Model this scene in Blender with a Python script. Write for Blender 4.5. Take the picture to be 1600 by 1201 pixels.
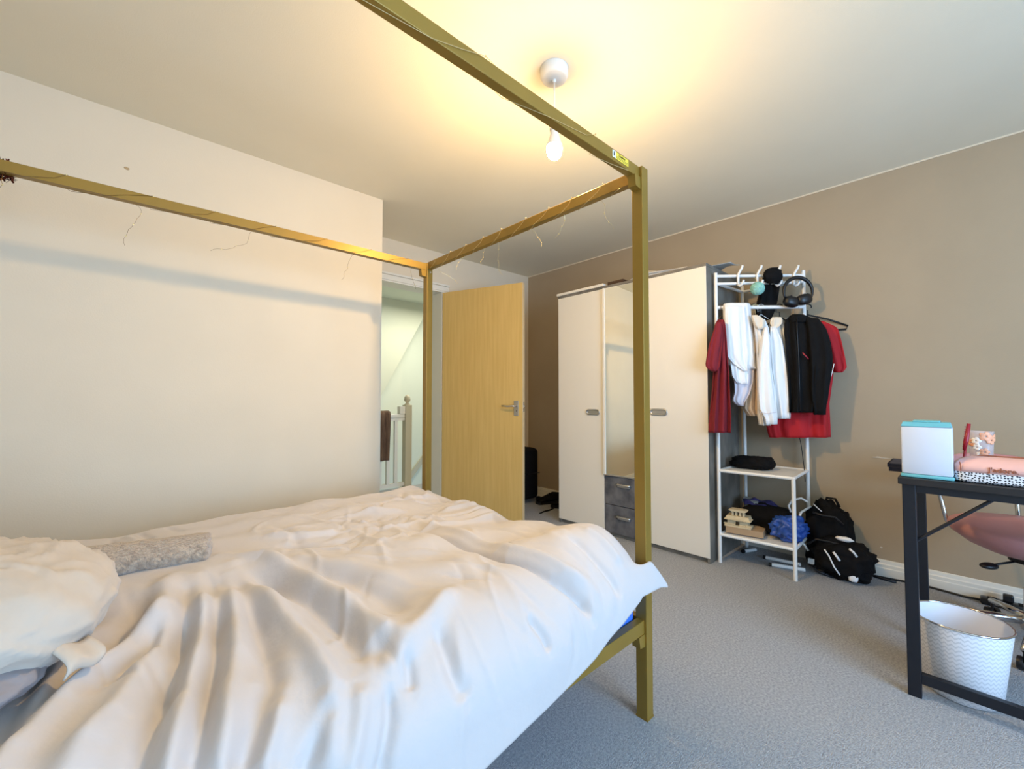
import bpy, bmesh, math, random
import numpy as np
from mathutils import Vector, Matrix, noise as mnoise

for o in list(bpy.data.objects): bpy.data.objects.remove(o)
S = bpy.context.scene
COL = S.collection
random.seed(7)
PI = math.pi

# ------------------------------------------------------------------ camera, light, exposure
H = 1.02
AZ, PITCH, FPX = 0.823044679, 0.0324193, 659.27
cam_d = bpy.data.cameras.new('camera'); cam = bpy.data.objects.new('camera', cam_d); COL.objects.link(cam)
cam.location = (0, 0, H); cam.rotation_euler = (PI/2 + PITCH, 0, AZ - PI/2)
cam_d.sensor_width = 36; cam_d.lens = FPX/1600*36; cam_d.clip_start = .02
S.camera = cam
S.view_settings.view_transform = 'Standard'; S.view_settings.look = 'None'
S.view_settings.gamma = 1; S.view_settings.use_curve_mapping = False
S.view_settings.exposure = -0.15
W = bpy.data.worlds.new('world'); S.world = W; W.use_nodes = True
W.node_tree.nodes['Background'].inputs[0].default_value = (.55, .74, 1, 1)
W.node_tree.nodes['Background'].inputs[1].default_value = 1.0

def lamp(kind, name, loc, rot, energy, color, **kw):
    d = bpy.data.lights.new(name, kind); d.energy = energy; d.color = color
    for k, v in kw.items(): setattr(d, k, v)
    o = bpy.data.objects.new(name, d); COL.objects.link(o); o.location = loc; o.rotation_euler = rot
    return o
# daylight through the window of the wall behind the photographer, facing into the room (+y)
lamp('AREA', 'window_daylight', (.8, -2.27, 1.2), (PI/2, 0, 0), 160, (.40, .65, 1.0), shape='RECTANGLE', size=1.9, size_y=1.5)
# added fill light under the landing ceiling, where no source is seen
lamp('AREA', 'landing_fill', (2.9, 4.35, 2.25), (0, 0, 0), 30, (1.0, .98, .86), shape='RECTANGLE', size=.9, size_y=.7)
BULB = 1500.0

# ------------------------------------------------------------------ materials
def lin(c): return tuple((x/12.92 if x <= .04045 else ((x+.055)/1.055)**2.4) for x in (v/255 for v in c))
MATS = {}
def mat(name, rgb, rough=.6, metal=0, var=0, vscale=8, vstretch=(1,1,1), rgb2=None, bump=0, bscale=60, bstretch=None, spec=.5,
        trans=0, emit=None, estr=0, sheen=0, detail=4, coat=0):
    if name in MATS: return MATS[name]
    m = bpy.data.materials.new(name); m.use_nodes = True; MATS[name] = m
    nt = m.node_tree; b = nt.nodes['Principled BSDF']; L = nt.links
    c = lin(rgb); b.inputs['Base Color'].default_value = (*c, 1)
    b.inputs['Roughness'].default_value = rough; b.inputs['Metallic'].default_value = metal
    b.inputs['Specular IOR Level'].default_value = spec
    if trans: b.inputs['Transmission Weight'].default_value = trans
    if sheen: b.inputs['Sheen Weight'].default_value = sheen
    if coat: b.inputs['Coat Weight'].default_value = coat
    if emit: b.inputs['Emission Color'].default_value = (*lin(emit), 1); b.inputs['Emission Strength'].default_value = estr
    if var or rgb2 or bump: tc = nt.nodes.new('ShaderNodeTexCoord')
    if var or rgb2:
        mp = nt.nodes.new('ShaderNodeMapping'); mp.inputs['Scale'].default_value = vstretch
        n = nt.nodes.new('ShaderNodeTexNoise'); n.inputs['Scale'].default_value = vscale; n.inputs['Detail'].default_value = detail
        r = nt.nodes.new('ShaderNodeValToRGB'); r.color_ramp.elements[0].position = .35; r.color_ramp.elements[1].position = .65
        c2 = lin(rgb2) if rgb2 else tuple(x*(1-var) for x in c)
        r.color_ramp.elements[0].color = (*c2, 1); r.color_ramp.elements[1].color = (*c, 1)
        L.new(tc.outputs['Object'], mp.inputs[0]); L.new(mp.outputs[0], n.inputs['Vector']); L.new(n.outputs[0], r.inputs[0])
        L.new(r.outputs[0], b.inputs['Base Color'])
    if bump:
        n2 = nt.nodes.new('ShaderNodeTexNoise'); n2.inputs['Scale'].default_value = bscale; n2.inputs['Detail'].default_value = 3
        src = tc.outputs['Object']
        if bstretch:
            m2 = nt.nodes.new('ShaderNodeMapping'); m2.inputs['Scale'].default_value = bstretch; L.new(src, m2.inputs[0]); src = m2.outputs[0]
        L.new(src, n2.inputs['Vector'])
        bp = nt.nodes.new('ShaderNodeBump'); bp.inputs['Strength'].default_value = bump; bp.inputs['Distance'].default_value = .01
        L.new(n2.outputs[0], bp.inputs['Height']); L.new(bp.outputs[0], b.inputs['Normal'])
    return m

m_cream = mat('cream_wall_paint', (224, 211, 188), .85, var=.03, vscale=3, bump=.05, bscale=180)
m_ceil = mat('ceiling_paint', (238, 230, 208), .9, var=.03, vscale=2, bump=.06, bscale=200)
m_taupe = mat('taupe_wall_paint', (174, 156, 130), .85, var=.05, vscale=3, bump=.06, bscale=180)
m_white = mat('white_gloss_paint', (226, 222, 210), .4)
m_hall = mat('landing_paint', (226, 230, 212), .85, var=.02, vscale=2)
m_soffit = mat('landing_soffit_paint', (212, 213, 192), .9)
m_carpet = mat('grey_carpet', (204, 205, 206), .95, rgb2=(168, 170, 176), vscale=130, bump=1, bscale=300, spec=.1, detail=6)
m_gold = mat('gold_painted_steel', (152, 120, 48), .42, metal=.35, var=.10, vscale=6)
m_oak = mat('yellow_oak_veneer', (212, 178, 108), .5, rgb2=(204, 168, 97), vscale=5, vstretch=(9, 9, .5), detail=7)
m_oakedge = mat('oak_edge', (214, 186, 140), .6)
m_chrome = mat('chrome', (215, 215, 215), .15, metal=1)
m_steel = mat('brushed_silver', (190, 190, 188), .35, metal=.9)
m_mirror = mat('mirror_glass', (235, 238, 232), .01, metal=1)
m_lam = mat('white_laminate', (232, 226, 214), .45)
m_conc = mat('concrete_grey_laminate', (132, 126, 116), .6, rgb2=(98, 94, 87), vscale=9, vstretch=(1, 1, .6), detail=8)
m_concdk = mat('grey_laminate_drawer', (112, 112, 116), .55, rgb2=(74, 76, 82), vscale=12, detail=8)
m_wmetal = mat('white_enamel_metal', (236, 235, 232), .35)
m_duvet = mat('white_cotton_duvet', (196, 189, 186), .9, var=.02, vscale=5, bump=.12, bscale=45, sheen=.2)
m_pillow = mat('ivory_cotton_pillow', (192, 180, 166), .9, bump=.15, bscale=40, sheen=.2)
m_greycot = mat('grey_cotton', (140, 134, 136), .9, bump=.1)
m_blue = mat('blue_fitted_sheet', (60, 120, 226), .8)
m_fur = mat('taupe_plush', (186, 168, 148), .95, rgb2=(150, 132, 114), vscale=60, vstretch=(1, 3, 1), bump=1, bscale=150, sheen=.5)
m_black = mat('black_fabric', (15, 14, 15), .85, var=.3, vscale=20, bump=.2, bscale=120, spec=.2)
m_blackp = mat('black_plastic', (16, 16, 19), .4)
m_maroon = mat('maroon_jersey', (126, 24, 38), .85, var=.12, vscale=10)
m_red = mat('red_jersey', (176, 14, 26), .8, var=.12, vscale=10)
m_shirt = mat('white_shirt_cotton', (236, 234, 232), .85)
m_lilac = mat('pale_lilac_cotton', (214, 206, 210), .85)
m_creamc = mat('cream_cotton', (226, 212, 192), .85)
m_beigec = mat('beige_cotton', (214, 190, 164), .85)
m_mint = mat('mint_pile', (150, 208, 196), .95, bump=1, bscale=120)
m_card = mat('cardboard', (176, 148, 116), .85, var=.1)
m_bone = mat('pale_wood_model', (214, 196, 160), .7, var=.12, vscale=30)
m_bluebag = mat('blue_plastic_bag', (44, 84, 168), .35)
m_purple = mat('violet_print_cloth', (74, 66, 130), .8, rgb2=(34, 36, 84), vscale=40)
m_paper = mat('white_paper', (226, 222, 214), .7)
m_paper2 = mat('grey_paper', (176, 180, 180), .6)
m_dbrown = mat('dark_brown_card', (70, 48, 30), .7)
m_navy = mat('navy_black_steel', (11, 14, 24), .45)
m_desk = mat('dark_desk_top', (34, 28, 27), .5, rgb2=(20, 18, 20), vscale=10, vstretch=(12, 1, 1))
m_teal = mat('teal_plastic', (110, 184, 192), .4)
m_boxw = mat('cool_white_plastic', (208, 213, 224), .35)
m_pinkl = mat('pink_leatherette', (232, 180, 168), .4, var=.05)
m_pinkc = mat('dusty_pink_leather', (196, 138, 136), .45, var=.06)
m_copper = mat('rose_gold_print', (150, 84, 56), .4)
m_redp = mat('red_plastic', (150, 26, 44), .35)
m_flowerw = mat('white_print', (246, 244, 244), .5)
m_flowerp = mat('peach_print', (240, 168, 130), .5)
m_bin_in = mat('white_bin_inside', (228, 228, 234), .4)
m_towel = mat('brown_towel', (112, 86, 66), .95, rgb2=(84, 62, 48), vscale=18, vstretch=(3, 1, .4), bump=.6, bscale=160)
m_beige_rail = mat('stair_string_paint', (196, 188, 164), .6)
m_wire = mat('copper_wire', (226, 206, 150), .35, metal=.6)
m_darkwire = mat('dark_wire', (120, 92, 50), .4, metal=.6)
m_tinsel = mat('bronze_tinsel', (96, 52, 42), .25, metal=.9)
m_lampw = mat('white_lamp_plastic', (232, 228, 218), .4)
m_bulbm = mat('lit_bulb_glass', (255, 240, 200), .3, emit=(255, 212, 142), estr=BULB)
m_yel = mat('yellow_sticker', (240, 208, 70), .5)
m_txt = mat('dark_print', (60, 46, 20), .6)
m_navybook = mat('navy_book_cover', (28, 28, 52), .6)
m_seam = mat('dark_gap', (60, 56, 52), .8)
m_glass = mat('clear_plastic', (236, 222, 224), .15)
m_glass.node_tree.nodes['Principled BSDF'].inputs['Alpha'].default_value = .35
m_scuff = mat('bare_plaster_scuff', (214, 206, 192), .9)
m_speck = mat('brown_speck', (186, 160, 120), .9)

def chevron_mat():
    m = bpy.data.materials.new('chevron_print'); m.use_nodes = True; nt = m.node_tree; L = nt.links
    b = nt.nodes['Principled BSDF']; b.inputs['Roughness'].default_value = .4
    tc = nt.nodes.new('ShaderNodeTexCoord'); sp = nt.nodes.new('ShaderNodeSeparateXYZ'); L.new(tc.outputs['Object'], sp.inputs[0])
    def M(op, a, b_=None, c=None):
        n = nt.nodes.new('ShaderNodeMath'); n.operation = op
        for i, v in enumerate((a, b_, c)):
            if v is None: continue
            if isinstance(v, (int, float)): n.inputs[i].default_value = v
            else: L.new(v, n.inputs[i])
        return n.outputs[0]
    ang = M('ARCTAN2', sp.outputs[1], sp.outputs[0])
    zig = M('PINGPONG', M('ADD', M('MULTIPLY', ang, .11), 1.0), .008)
    v = M('FRACT', M('DIVIDE', M('ADD', sp.outputs[2], M('ADD', zig, 1.0)), 0.0145))
    stripe = M('GREATER_THAN', v, .62)
    mx = nt.nodes.new('ShaderNodeMix'); mx.data_type = 'RGBA'
    mx.inputs[6].default_value = (*lin((236, 234, 236)), 1); mx.inputs[7].default_value = (*lin((212, 211, 214)), 1)
    L.new(stripe, mx.inputs[0]); L.new(mx.outputs[2], b.inputs['Base Color'])
    return m
m_chev = chevron_mat()
def dot_mat():
    m = bpy.data.materials.new('dotted_print'); m.use_nodes = True; nt = m.node_tree; L = nt.links
    b = nt.nodes['Principled BSDF']; b.inputs['Roughness'].default_value = .5
    tc = nt.nodes.new('ShaderNodeTexCoord'); mp = nt.nodes.new('ShaderNodeMapping'); mp.inputs['Scale'].default_value = (0, 1, 1)
    v = nt.nodes.new('ShaderNodeTexVoronoi'); v.inputs['Scale'].default_value = 130; v.inputs['Randomness'].default_value = .55; v.voronoi_dimensions = '2D'
    sp = nt.nodes.new('ShaderNodeSeparateXYZ'); cb = nt.nodes.new('ShaderNodeCombineXYZ')
    L.new(tc.outputs['Object'], sp.inputs[0]); L.new(sp.outputs[1], cb.inputs[0]); L.new(sp.outputs[2], cb.inputs[1]); L.new(cb.outputs[0], v.inputs['Vector'])
    g = nt.nodes.new('ShaderNodeMath'); g.operation = 'LESS_THAN'; g.inputs[1].default_value = .3; L.new(v.outputs['Distance'], g.inputs[0])
    mx = nt.nodes.new('ShaderNodeMix'); mx.data_type = 'RGBA'
    mx.inputs[6].default_value = (*lin((232, 234, 238)), 1); mx.inputs[7].default_value = (*lin((24, 30, 44)), 1)
    L.new(g.outputs[0], mx.inputs[0]); L.new(mx.outputs[2], b.inputs['Base Color'])
    return m
m_dots = dot_mat()

# ------------------------------------------------------------------ building helpers
def tag(o, label=None, cat=None, group=None, kind=None):
    for k, v in (('label', label), ('category', cat), ('group', group), ('kind', kind)):
        if v: o[k] = v
    return o
def thing(name, label, cat, loc, group=None):
    o = bpy.data.objects.new(name, None); COL.objects.link(o); o.location = loc; o.empty_display_size = .05
    return tag(o, label, cat, group)
def wloc(o):
    v = Vector((0, 0, 0))
    while o: v += Vector(o.location); o = o.parent
    return v

class MB:
    """collects shapes (world coordinates) and links them as one mesh object"""
    def __init__(s): s.bm = bmesh.new()
    def box(s, lo, hi, bev=0, M=None):
        lo, hi = [min(a, b) for a, b in zip(lo, hi)], [max(a, b) for a, b in zip(lo, hi)]
        b2 = bmesh.new(); bmesh.ops.create_cube(b2, size=1)
        for v in b2.verts: v.co = Vector([lo[i] + (v.co[i]+.5)*(hi[i]-lo[i]) for i in range(3)])
        if bev: bmesh.ops.bevel(b2, geom=b2.edges[:], offset=bev, segments=2, affect='EDGES', profile=.5)
        if M is not None: b2.transform(M)
        s._join(b2); return s
    def _join(s, b2):
        me = bpy.data.meshes.new('t'); b2.to_mesh(me); b2.free(); s.bm.from_mesh(me); bpy.data.meshes.remove(me)
    def tube(s, pts, r, n=8, closed=False, caps=True):
        pts = [Vector(p) for p in pts]; rings = []; up = None
        for i, p in enumerate(pts):
            a = pts[i-1] if (i or closed) else p; c = pts[(i+1) % len(pts)] if (i < len(pts)-1 or closed) else p
            t = (c-a).normalized()
            if up is None:
                up = Vector((0, 0, 1)) if abs(t.z) < .9 else Vector((1, 0, 0))
            side = t.cross(up).normalized(); up = side.cross(t).normalized()
            rr = r[i] if isinstance(r, (list, tuple)) else r
            rings.append([s.bm.verts.new(p + side*rr*math.cos(2*PI*k/n) + up*rr*math.sin(2*PI*k/n)) for k in range(n)])
        m = len(rings)
        for i in range(m if closed else m-1):
            A, B = rings[i], rings[(i+1) % m]
            for k in range(n): s.bm.faces.new((A[k], A[(k+1) % n], B[(k+1) % n], B[k]))
        if caps and not closed:
            s.bm.faces.new(rings[0][::-1]); s.bm.faces.new(rings[-1])
        return s
    def lathe(s, prof, c, n=32, axis='z', M=None):
        b2 = bmesh.new(); rings = []
        for (r, z) in prof:
            rings.append([b2.verts.new((r*math.cos(2*PI*k/n), r*math.sin(2*PI*k/n), z)) for k in range(n)] if r > 1e-6 else [b2.verts.new((0, 0, z))])
        for A, B in zip(rings[:-1], rings[1:]):
            for k in range(n):
                q = (k+1) % n
                if len(A) == 1 and len(B) > 1: b2.faces.new((A[0], B[q], B[k]))
                elif len(B) == 1 and len(A) > 1: b2.faces.new((A[k], A[q], B[0]))
                elif len(A) > 1: b2.faces.new((A[k], A[q], B[q], B[k]))
        if M is not None: b2.transform(M)
        b2.transform(Matrix.Translation(Vector(c))); s._join(b2); return s
    def prism(s, poly, d, M=None):
        """poly: list of 3-D points of one face, d: extrusion vector"""
        d = Vector(d); A = [s.bm.verts.new(Vector(p)) for p in poly]; B = [s.bm.verts.new(Vector(p)+d) for p in poly]; n = len(A)
        s.bm.faces.new(A[::-1]); s.bm.faces.new(B)
        for k in range(n): s.bm.faces.new((A[k], A[(k+1) % n], B[(k+1) % n], B[k]))
        return s
    def loft(s, rings, cap=True):
        R = [[s.bm.verts.new(p) for p in r] for r in rings]; n = len(R[0])
        for A, B in zip(R[:-1], R[1:]):
            for k in range(n): s.bm.faces.new((A[k], A[(k+1) % n], B[(k+1) % n], B[k]))
        if cap: s.bm.faces.new(R[0][::-1]); s.bm.faces.new(R[-1])
        return s
    def blob(s, c, rad, amp=0, seed=0, freq=2.5, e=1.0, nu=40, nv=24, M=None, flat=None):
        b2 = bmesh.new(); c = Vector(c)
        def pw(x): return math.copysign(abs(x)**e, x)
        rings = []
        for j in range(1, nv):
            ph = -PI/2 + PI*j/nv; r = []
            for i in range(nu):
                th = 2*PI*i/nu
                d = Vector((pw(math.cos(ph))*pw(math.cos(th)), pw(math.cos(ph))*pw(math.sin(th)), pw(math.sin(ph))))
                k = 1 + amp*mnoise.fractal(d*freq + Vector((seed*7.3, seed*3.1, seed)), 1.0, 2.0, 4) if amp else 1
                p = Vector((d.x*rad[0], d.y*rad[1], d.z*rad[2]))*k
                r.append(b2.verts.new(p))
            rings.append(r)
        for A, B in zip(rings[:-1], rings[1:]):
            for k in range(nu): b2.faces.new((A[k], A[(k+1) % nu], B[(k+1) % nu], B[k]))
        b2.faces.new(rings[0][::-1]); b2.faces.new(rings[-1])
        if M is not None: b2.transform(M)
        b2.transform(Matrix.Translation(c))
        if flat is not None:
            for v in b2.verts: v.co.z = max(v.co.z, flat)
        s._join(b2); return s
    def build(s, name, m, parent=None, smooth=False, solid=0, subd=0, label=None):
        bmesh.ops.recalc_face_normals(s.bm, faces=s.bm.faces[:])
        me = bpy.data.meshes.new(name); s.bm.to_mesh(me); s.bm.free()
        return link(name, me, m, parent, smooth, solid, subd, label)
def link(name, me, m, parent=None, smooth=False, solid=0, subd=0, label=None):
    o = bpy.data.objects.new(name, me); COL.objects.link(o)
    if parent:
        o.parent = parent; me.transform(Matrix.Translation(-wloc(parent)))
    else:
        c = sum((v.co for v in me.vertices), Vector())/max(1, len(me.vertices))
        c.z = min(v.co.z for v in me.vertices); me.transform(Matrix.Translation(-c)); o.location = c
    me.materials.append(m)
    if smooth:
        for p in me.polygons: p.use_smooth = True
        if smooth == 'auto': me.set_sharp_from_angle(angle=math.radians(40))
    if solid:
        k = o.modifiers.new('solid', 'SOLIDIFY'); k.thickness = solid; k.offset = -1
    if subd:
        k = o.modifiers.new('sub', 'SUBSURF'); k.levels = subd; k.render_levels = subd
    if label: o['label'] = label
    return o
def struct(o): o['kind'] = 'structure'; return o
def grid_mesh(name, P, m, parent=None, solid=0, thr=None):
    """P: (n,m,3) array of world points"""
    n, k = P.shape[:2]; me = bpy.data.meshes.new(name)
    idx = np.arange(n*k).reshape(n, k)
    f = np.stack([idx[:-1, :-1], idx[1:, :-1], idx[1:, 1:], idx[:-1, 1:]], -1).reshape(-1, 4)
    me.from_pydata(P.reshape(-1, 3).tolist(), [], f.tolist())
    return link(name, me, m, parent, True, solid)
def text_mesh(name, body, size, M, m, parent, ext=.0004, off=.0):
    cu = bpy.data.curves.new(name, 'FONT'); cu.body = body; cu.size = size; cu.extrude = ext; cu.offset = off
    cu.align_x = 'LEFT'; o = bpy.data.objects.new(name, cu); COL.objects.link(o)
    bpy.context.view_layer.update()
    me = bpy.data.meshes.new_from_object(o.evaluated_get(bpy.context.evaluated_depsgraph_get()))
    bpy.data.objects.remove(o); me.transform(M)
    return link(name, me, m, parent)

# photograph ray -> point on an upright plane through q with horizontal direction w (used to take garment outlines to their own planes)
_f = Vector((math.cos(AZ)*math.cos(PITCH), math.sin(AZ)*math.cos(PITCH), math.sin(PITCH)))
_r = Vector((math.sin(AZ), -math.cos(AZ), 0)); _u = _r.cross(_f)
def on_plane(px, py, q, w):
    d = _f + _r*((px-800)/FPX) - _u*((py-600.5)/FPX); n = Vector((w[1], -w[0], 0)); o = Vector((0, 0, H))
    return o + d*((Vector(q)-o).dot(n)/d.dot(n))
def on_z(px, py, z):
    d = _f + _r*((px-800)/FPX) - _u*((py-600.5)/FPX); return Vector((0, 0, H)) + d*((z-H)/d.z)

# ------------------------------------------------------------------ room shell
XR, YD, YL, XC, CZ = 3.244, 3.2375, 2.627, 1.257, 2.344
YB, XH = -2.3, -1.05            # window wall behind the camera, wall at the bed's head
HX0, HX1, DT = 1.365, 2.127, 1.985  # door opening
b = MB().box((XH-.1, YB-.1, -.1), (XR+.1, YD+.12, 0)); floor = struct(b.build('floor', m_carpet))
b = MB().box((XH-.1, YB-.1, CZ), (XR+.1, YD+.12, CZ+.1)); struct(b.build('ceiling', m_ceil))
wl = struct(MB().box((XH-.1, YL, 0), (XC, YD+.12, CZ), 0).build('wall_left', m_cream))
b = MB().box((XC, YD, 0), (HX0-.03, YD+.12, CZ)); b.box((HX1+.03, YD, 0), (XR+.1, YD+.12, CZ)); b.box((HX0-.03, YD, DT+.03), (HX1+.03, YD+.12, CZ))
struct(b.build('wall_door', m_cream))
wr = struct(MB().box((XR, YB-.1, 0), (XR+.1, YD, CZ)).build('wall_right', m_taupe))
struct(MB().box((XH-.1, YB-.1, 0), (XH, YL, CZ)).build('wall_head', m_cream))
WX0, WX1, WZ0, WZ1 = -.2, 1.8, .4, 2.0
b = MB().box((XH, YB-.1, 0), (WX0, YB, CZ)); b.box((WX1, YB-.1, 0), (XR, YB, CZ)); b.box((WX0, YB-.1, 0), (WX1, YB, WZ0)); b.box((WX0, YB-.1, WZ1), (WX1, YB, CZ))
struct(b.build('wall_window', m_cream))
win = struct(MB().box((WX0, YB-.09, WZ0), (WX0+.05, YB-.03, WZ1)).box((WX1-.05, YB-.09, WZ0), (WX1, YB-.03, WZ1)).box((WX0, YB-.09, WZ0), (WX1, YB-.03, WZ0+.05)).box((WX0, YB-.09, WZ1-.05), (WX1, YB-.03, WZ1)).build('window_1', m_white))
MB().box((WX0-.03, YB-.02, WZ0-.03), (WX1+.03, YB+.06, WZ0)).build('window_sill', m_white, win)
# paint line where the taupe wall meets the ceiling
struct(MB().box((XR-.004, YB, CZ-.008), (XR, YD, CZ)).build('trim_1', m_cream))
def baseboard(name, p0, p1, nrm):
    p0, p1, nrm = Vector((*p0, 0)), Vector((*p1, 0)), Vector((*nrm, 0))
    prof = [(0, 0), (.016, 0), (.016, .045), (.013, .05), (.013, .066), (.009, .072), (.006, .088), (0, .092)]
    b = MB(); b.prism([p0 + nrm*a + Vector((0, 0, z)) for a, z in prof], p1-p0)
    return struct(b.build(name, m_white))
baseboard('baseboard_right', (XR, YB), (XR, YD), (-1, 0))
baseboard('baseboard_left', (XH, YL), (XC, YL), (0, -1))
baseboard('baseboard_door', (HX1+.09, YD), (XR-.02, YD), (0, -1))
baseboard('baseboard_corner', (XC, YL), (XC, YD), (1, 0))
# door lining and architrave
b = MB().box((HX1, YD-.004, 0), (HX1+.029, YD+.16, DT-.001)).box((HX0-.029, YD-.004, 0), (HX0, YD+.16, DT-.001)).box((HX0-.029, YD-.004, DT), (HX1+.029, YD+.16, DT+.029))
struct(b.build('trim_2', m_white))
b = MB()
for (lo, hi) in (((HX0-.075, YD-.012, 0), (HX0-.012, YD, DT+.011)), ((HX1+.012, YD-.012, 0), (HX1+.075, YD, DT+.011)), ((HX0-.075, YD-.012, DT+.012), (HX1+.075, YD, DT+.056))):
    b.box(lo, hi, .003)
b.box((HX0-.075, YD-.02, DT+.057), (HX1+.075, YD, DT+.075), .003)
struct(b.build('trim_3', m_white))
# marks on the walls
for i, (y, z, l, h) in enumerate(((.347, .6745, .04, .0025), (.36, .676, .012, .004), (.358, .158, .006, .004))):
    bb = MB(); bb.blob((XR-.0005, y, z), (.0015, l, h), .5, i+2, 3, nu=16, nv=8); bb.build('scuff_mark', m_scuff, wr, True)
MB().blob((-.002, YL-.0005, 2.085), (.009, .0015, .006), .5, 3, 3, nu=14, nv=8).build('scuff_mark', m_speck, wl, True)

# landing beyond the door
LY = 5.35
struct(MB().box((.6, YD+.12, -.1), (4.2, 4.45, 0)).build('floor_landing', m_carpet))
struct(MB().box((.6, LY, -1.6), (4.6, LY+.1, CZ)).build('wall_landing_back', m_hall))
struct(MB().box((.5, YD+.12, -1.6), (.6, LY, CZ)).build('wall_landing_left', m_hall))
struct(MB().box((4.2, YD+.12, -1.6), (4.3, LY, CZ)).build('wall_landing_right', m_hall))
struct(MB().box((.5, YD+.12, CZ), (4.6, LY+.1, CZ+.1)).build('ceiling_landing', m_hall))
struct(MB().box((.5, 4.45, -1.7), (4.6, LY+.1, -1.6)).build('floor_stairwell', m_carpet))
k = 1.783
struct(MB().prism([(2.489-1.061/k, 5.18, 0), (2.489+(CZ-1.061)/k, 5.18, CZ), (.6, 5.18, CZ), (.6, 5.18, 0)], (0, .17, 0)).build('wall_stair_soffit', m_soffit))
sl = (.436+.101)/(3.407-2.936)
b = MB().prism([(1.6, LY-.03, -.101+(1.6-2.936)*sl), (4.2, LY-.03, -.101+(4.2-2.936)*sl), (4.2, LY-.03, -.2+(4.2-2.936)*sl), (1.6, LY-.03, -.2+(1.6-2.936)*sl)], (0, .03, 0))
struct(b.build('trim_4', m_beige_rail))
NY = 4.3
st = thing('stair_banister', 'white painted banister with an acorn-topped newel post on the landing beyond the doorway', 'banister', (2.37, NY, 0))
nw = MB().box((2.335, NY-.04, 0), (2.415, NY+.04, .945), .004).build('newel_post', m_beige_rail, st, label='newel post with acorn finial')
MB().lathe([(0, .945), (.03, .945), (.03, .955), (.016, .965), (.018, .975), (.034, .99), (.036, 1.01), (.03, 1.035), (.015, 1.055), (0, 1.06)], (2.375, NY, 0), 20).build('finial', m_beige_rail, nw, True)
b = MB().box((.7, NY-.03, .80), (2.335, NY+.03, .845), .01); b.box((.7, NY-.022, .772), (2.335, NY+.022, .80)); b.build('handrail', m_white, st)
MB().box((.7, NY-.02, .05), (2.335, NY+.02, .09)).build('bottom_rail', m_white, st)
bl = None
x = 2.235
while x > .75:
    if bl is None: bl = MB().box((x-.018, NY-.018, .09), (x+.018, NY+.018, .772), .003).build('baluster', m_white, st); x0 = x
    else:
        c = bl.copy(); COL.objects.link(c); c.parent = st; c.location = (x-x0, 0, 0)
    x -= .092
MB().box((2.27, NY-.035, .845), (2.335, NY+.035, .93), .004).build('newel_block', m_white, st)
# towel hung over the handrail
P = []
for i in range(40):
    t = i/39; row = []
    for j in range(30):
        s = j/29; xx = 1.86 + .30*s
        L = 1.02*t
        if L < .5: y, z = NY-.036-.006, .35+L
        else:
            a = min((L-.5)/.09, 1)*PI; y, z = NY-.042*math.cos(a), .85+.03*math.sin(a)
            if L > .59: z = .85-(L-.59)
        f = .008*math.sin(s*16+.5+3*t) + .004*math.sin(s*33)
        row.append((xx - .02*(1-t)*s, y + (f if y < NY else -f), z))
    P.append(row)
tag(grid_mesh('towel', np.array(P), m_towel, solid=.006), 'brown towel hung over the landing handrail', 'towel')

# ------------------------------------------------------------------ door leaf
hg, fe = Vector((2.127, 3.2245, 0)), Vector((2.418, 2.479, 0))
dd = (fe-hg).normalized(); bd = Vector((-dd.y, dd.x, 0))       # away from the camera
if bd.dot(hg) < 0: bd = -bd
DW = (fe-hg).length; DM = Matrix(((dd.x, bd.x, 0, hg.x), (dd.y, bd.y, 0, hg.y), (0, 0, 1, 0), (0, 0, 0, 1)))
dr = struct(MB().box((.003, 0, .012), (DW-.003, .04, 1.978), .002, M=DM).build('door_1', m_oak))
MB().box((DW-.003, .001, .012), (DW, .039, 1.978), M=DM).build('door_edge', m_oakedge, dr, label='pale lipped door edge with the latch')
b = MB().box((DW-.001, .012, .91), (DW+.002, .028, .99), .001, M=DM); b.box((DW, .014, .942), (DW+.010, .026, .962), .003, M=DM); b.build('latch', m_chrome, dr)
for sgn in (-1, 1):
    y0 = -.006 if sgn < 0 else .04
    hd = MB().box((DW-.078, y0, .875), (DW-.036, y0+.006, 1.0), .002, M=DM).build('door_handle', m_steel, dr)
    yy = -.006 if sgn < 0 else .046; o_ = -.045*(1 if sgn < 0 else -1)
    b = MB().tube([DM @ Vector(p) for p in ((DW-.055, yy, .955), (DW-.055, yy+o_, .955), (DW-.07, yy+o_*1.1, .957), (DW-.11, yy+o_, .953), (DW-.17, yy+o_*.9, .957))], [.009, .009, .009, .008, .007], 10)
    b.build('lever', m_chrome, hd, True)
    MB().lathe([(0, 0), (.005, 0), (.004, .004), (0, .004)], DM @ Vector((DW-.055, yy-.002*sgn, .915)), 10, M=Matrix.Rotation(PI/2, 4, 'X')).build('keyhole', m_blackp, hd)

# ------------------------------------------------------------------ ceiling lamp
LX, LYY = 1.252, 1.10
lp = thing('pendant_lamp', 'white ceiling pendant with a bare glowing bulb above the bed', 'lamp', (LX, LYY, CZ))
MB().lathe([(0, CZ), (.056, CZ), (.056, CZ-.028), (.05, CZ-.040), (.046, CZ-.042), (.008, CZ-.046), (.006, CZ-.056), (0, CZ-.056)], (LX, LYY, 0), 40).build('ceiling_rose', m_lampw, lp, 'auto')
MB().tube([(LX, LYY, CZ-.05), (LX, LYY, 2.16)], .003, 8).build('cord', m_lampw, lp, True)
MB().lathe([(0, 2.175), (.008, 2.172), (.015, 2.155), (.0195, 2.125), (.0195, 2.095), (0, 2.095)], (LX, LYY, 0), 28).build('lamp_holder', m_lampw, lp, 'auto')
MB().lathe([(.0195, 2.122), (.0205, 2.122), (.0205, 2.119), (.0195, 2.119)], (LX, LYY, 0), 28).build('holder_ring', m_seam, lp)
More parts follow.
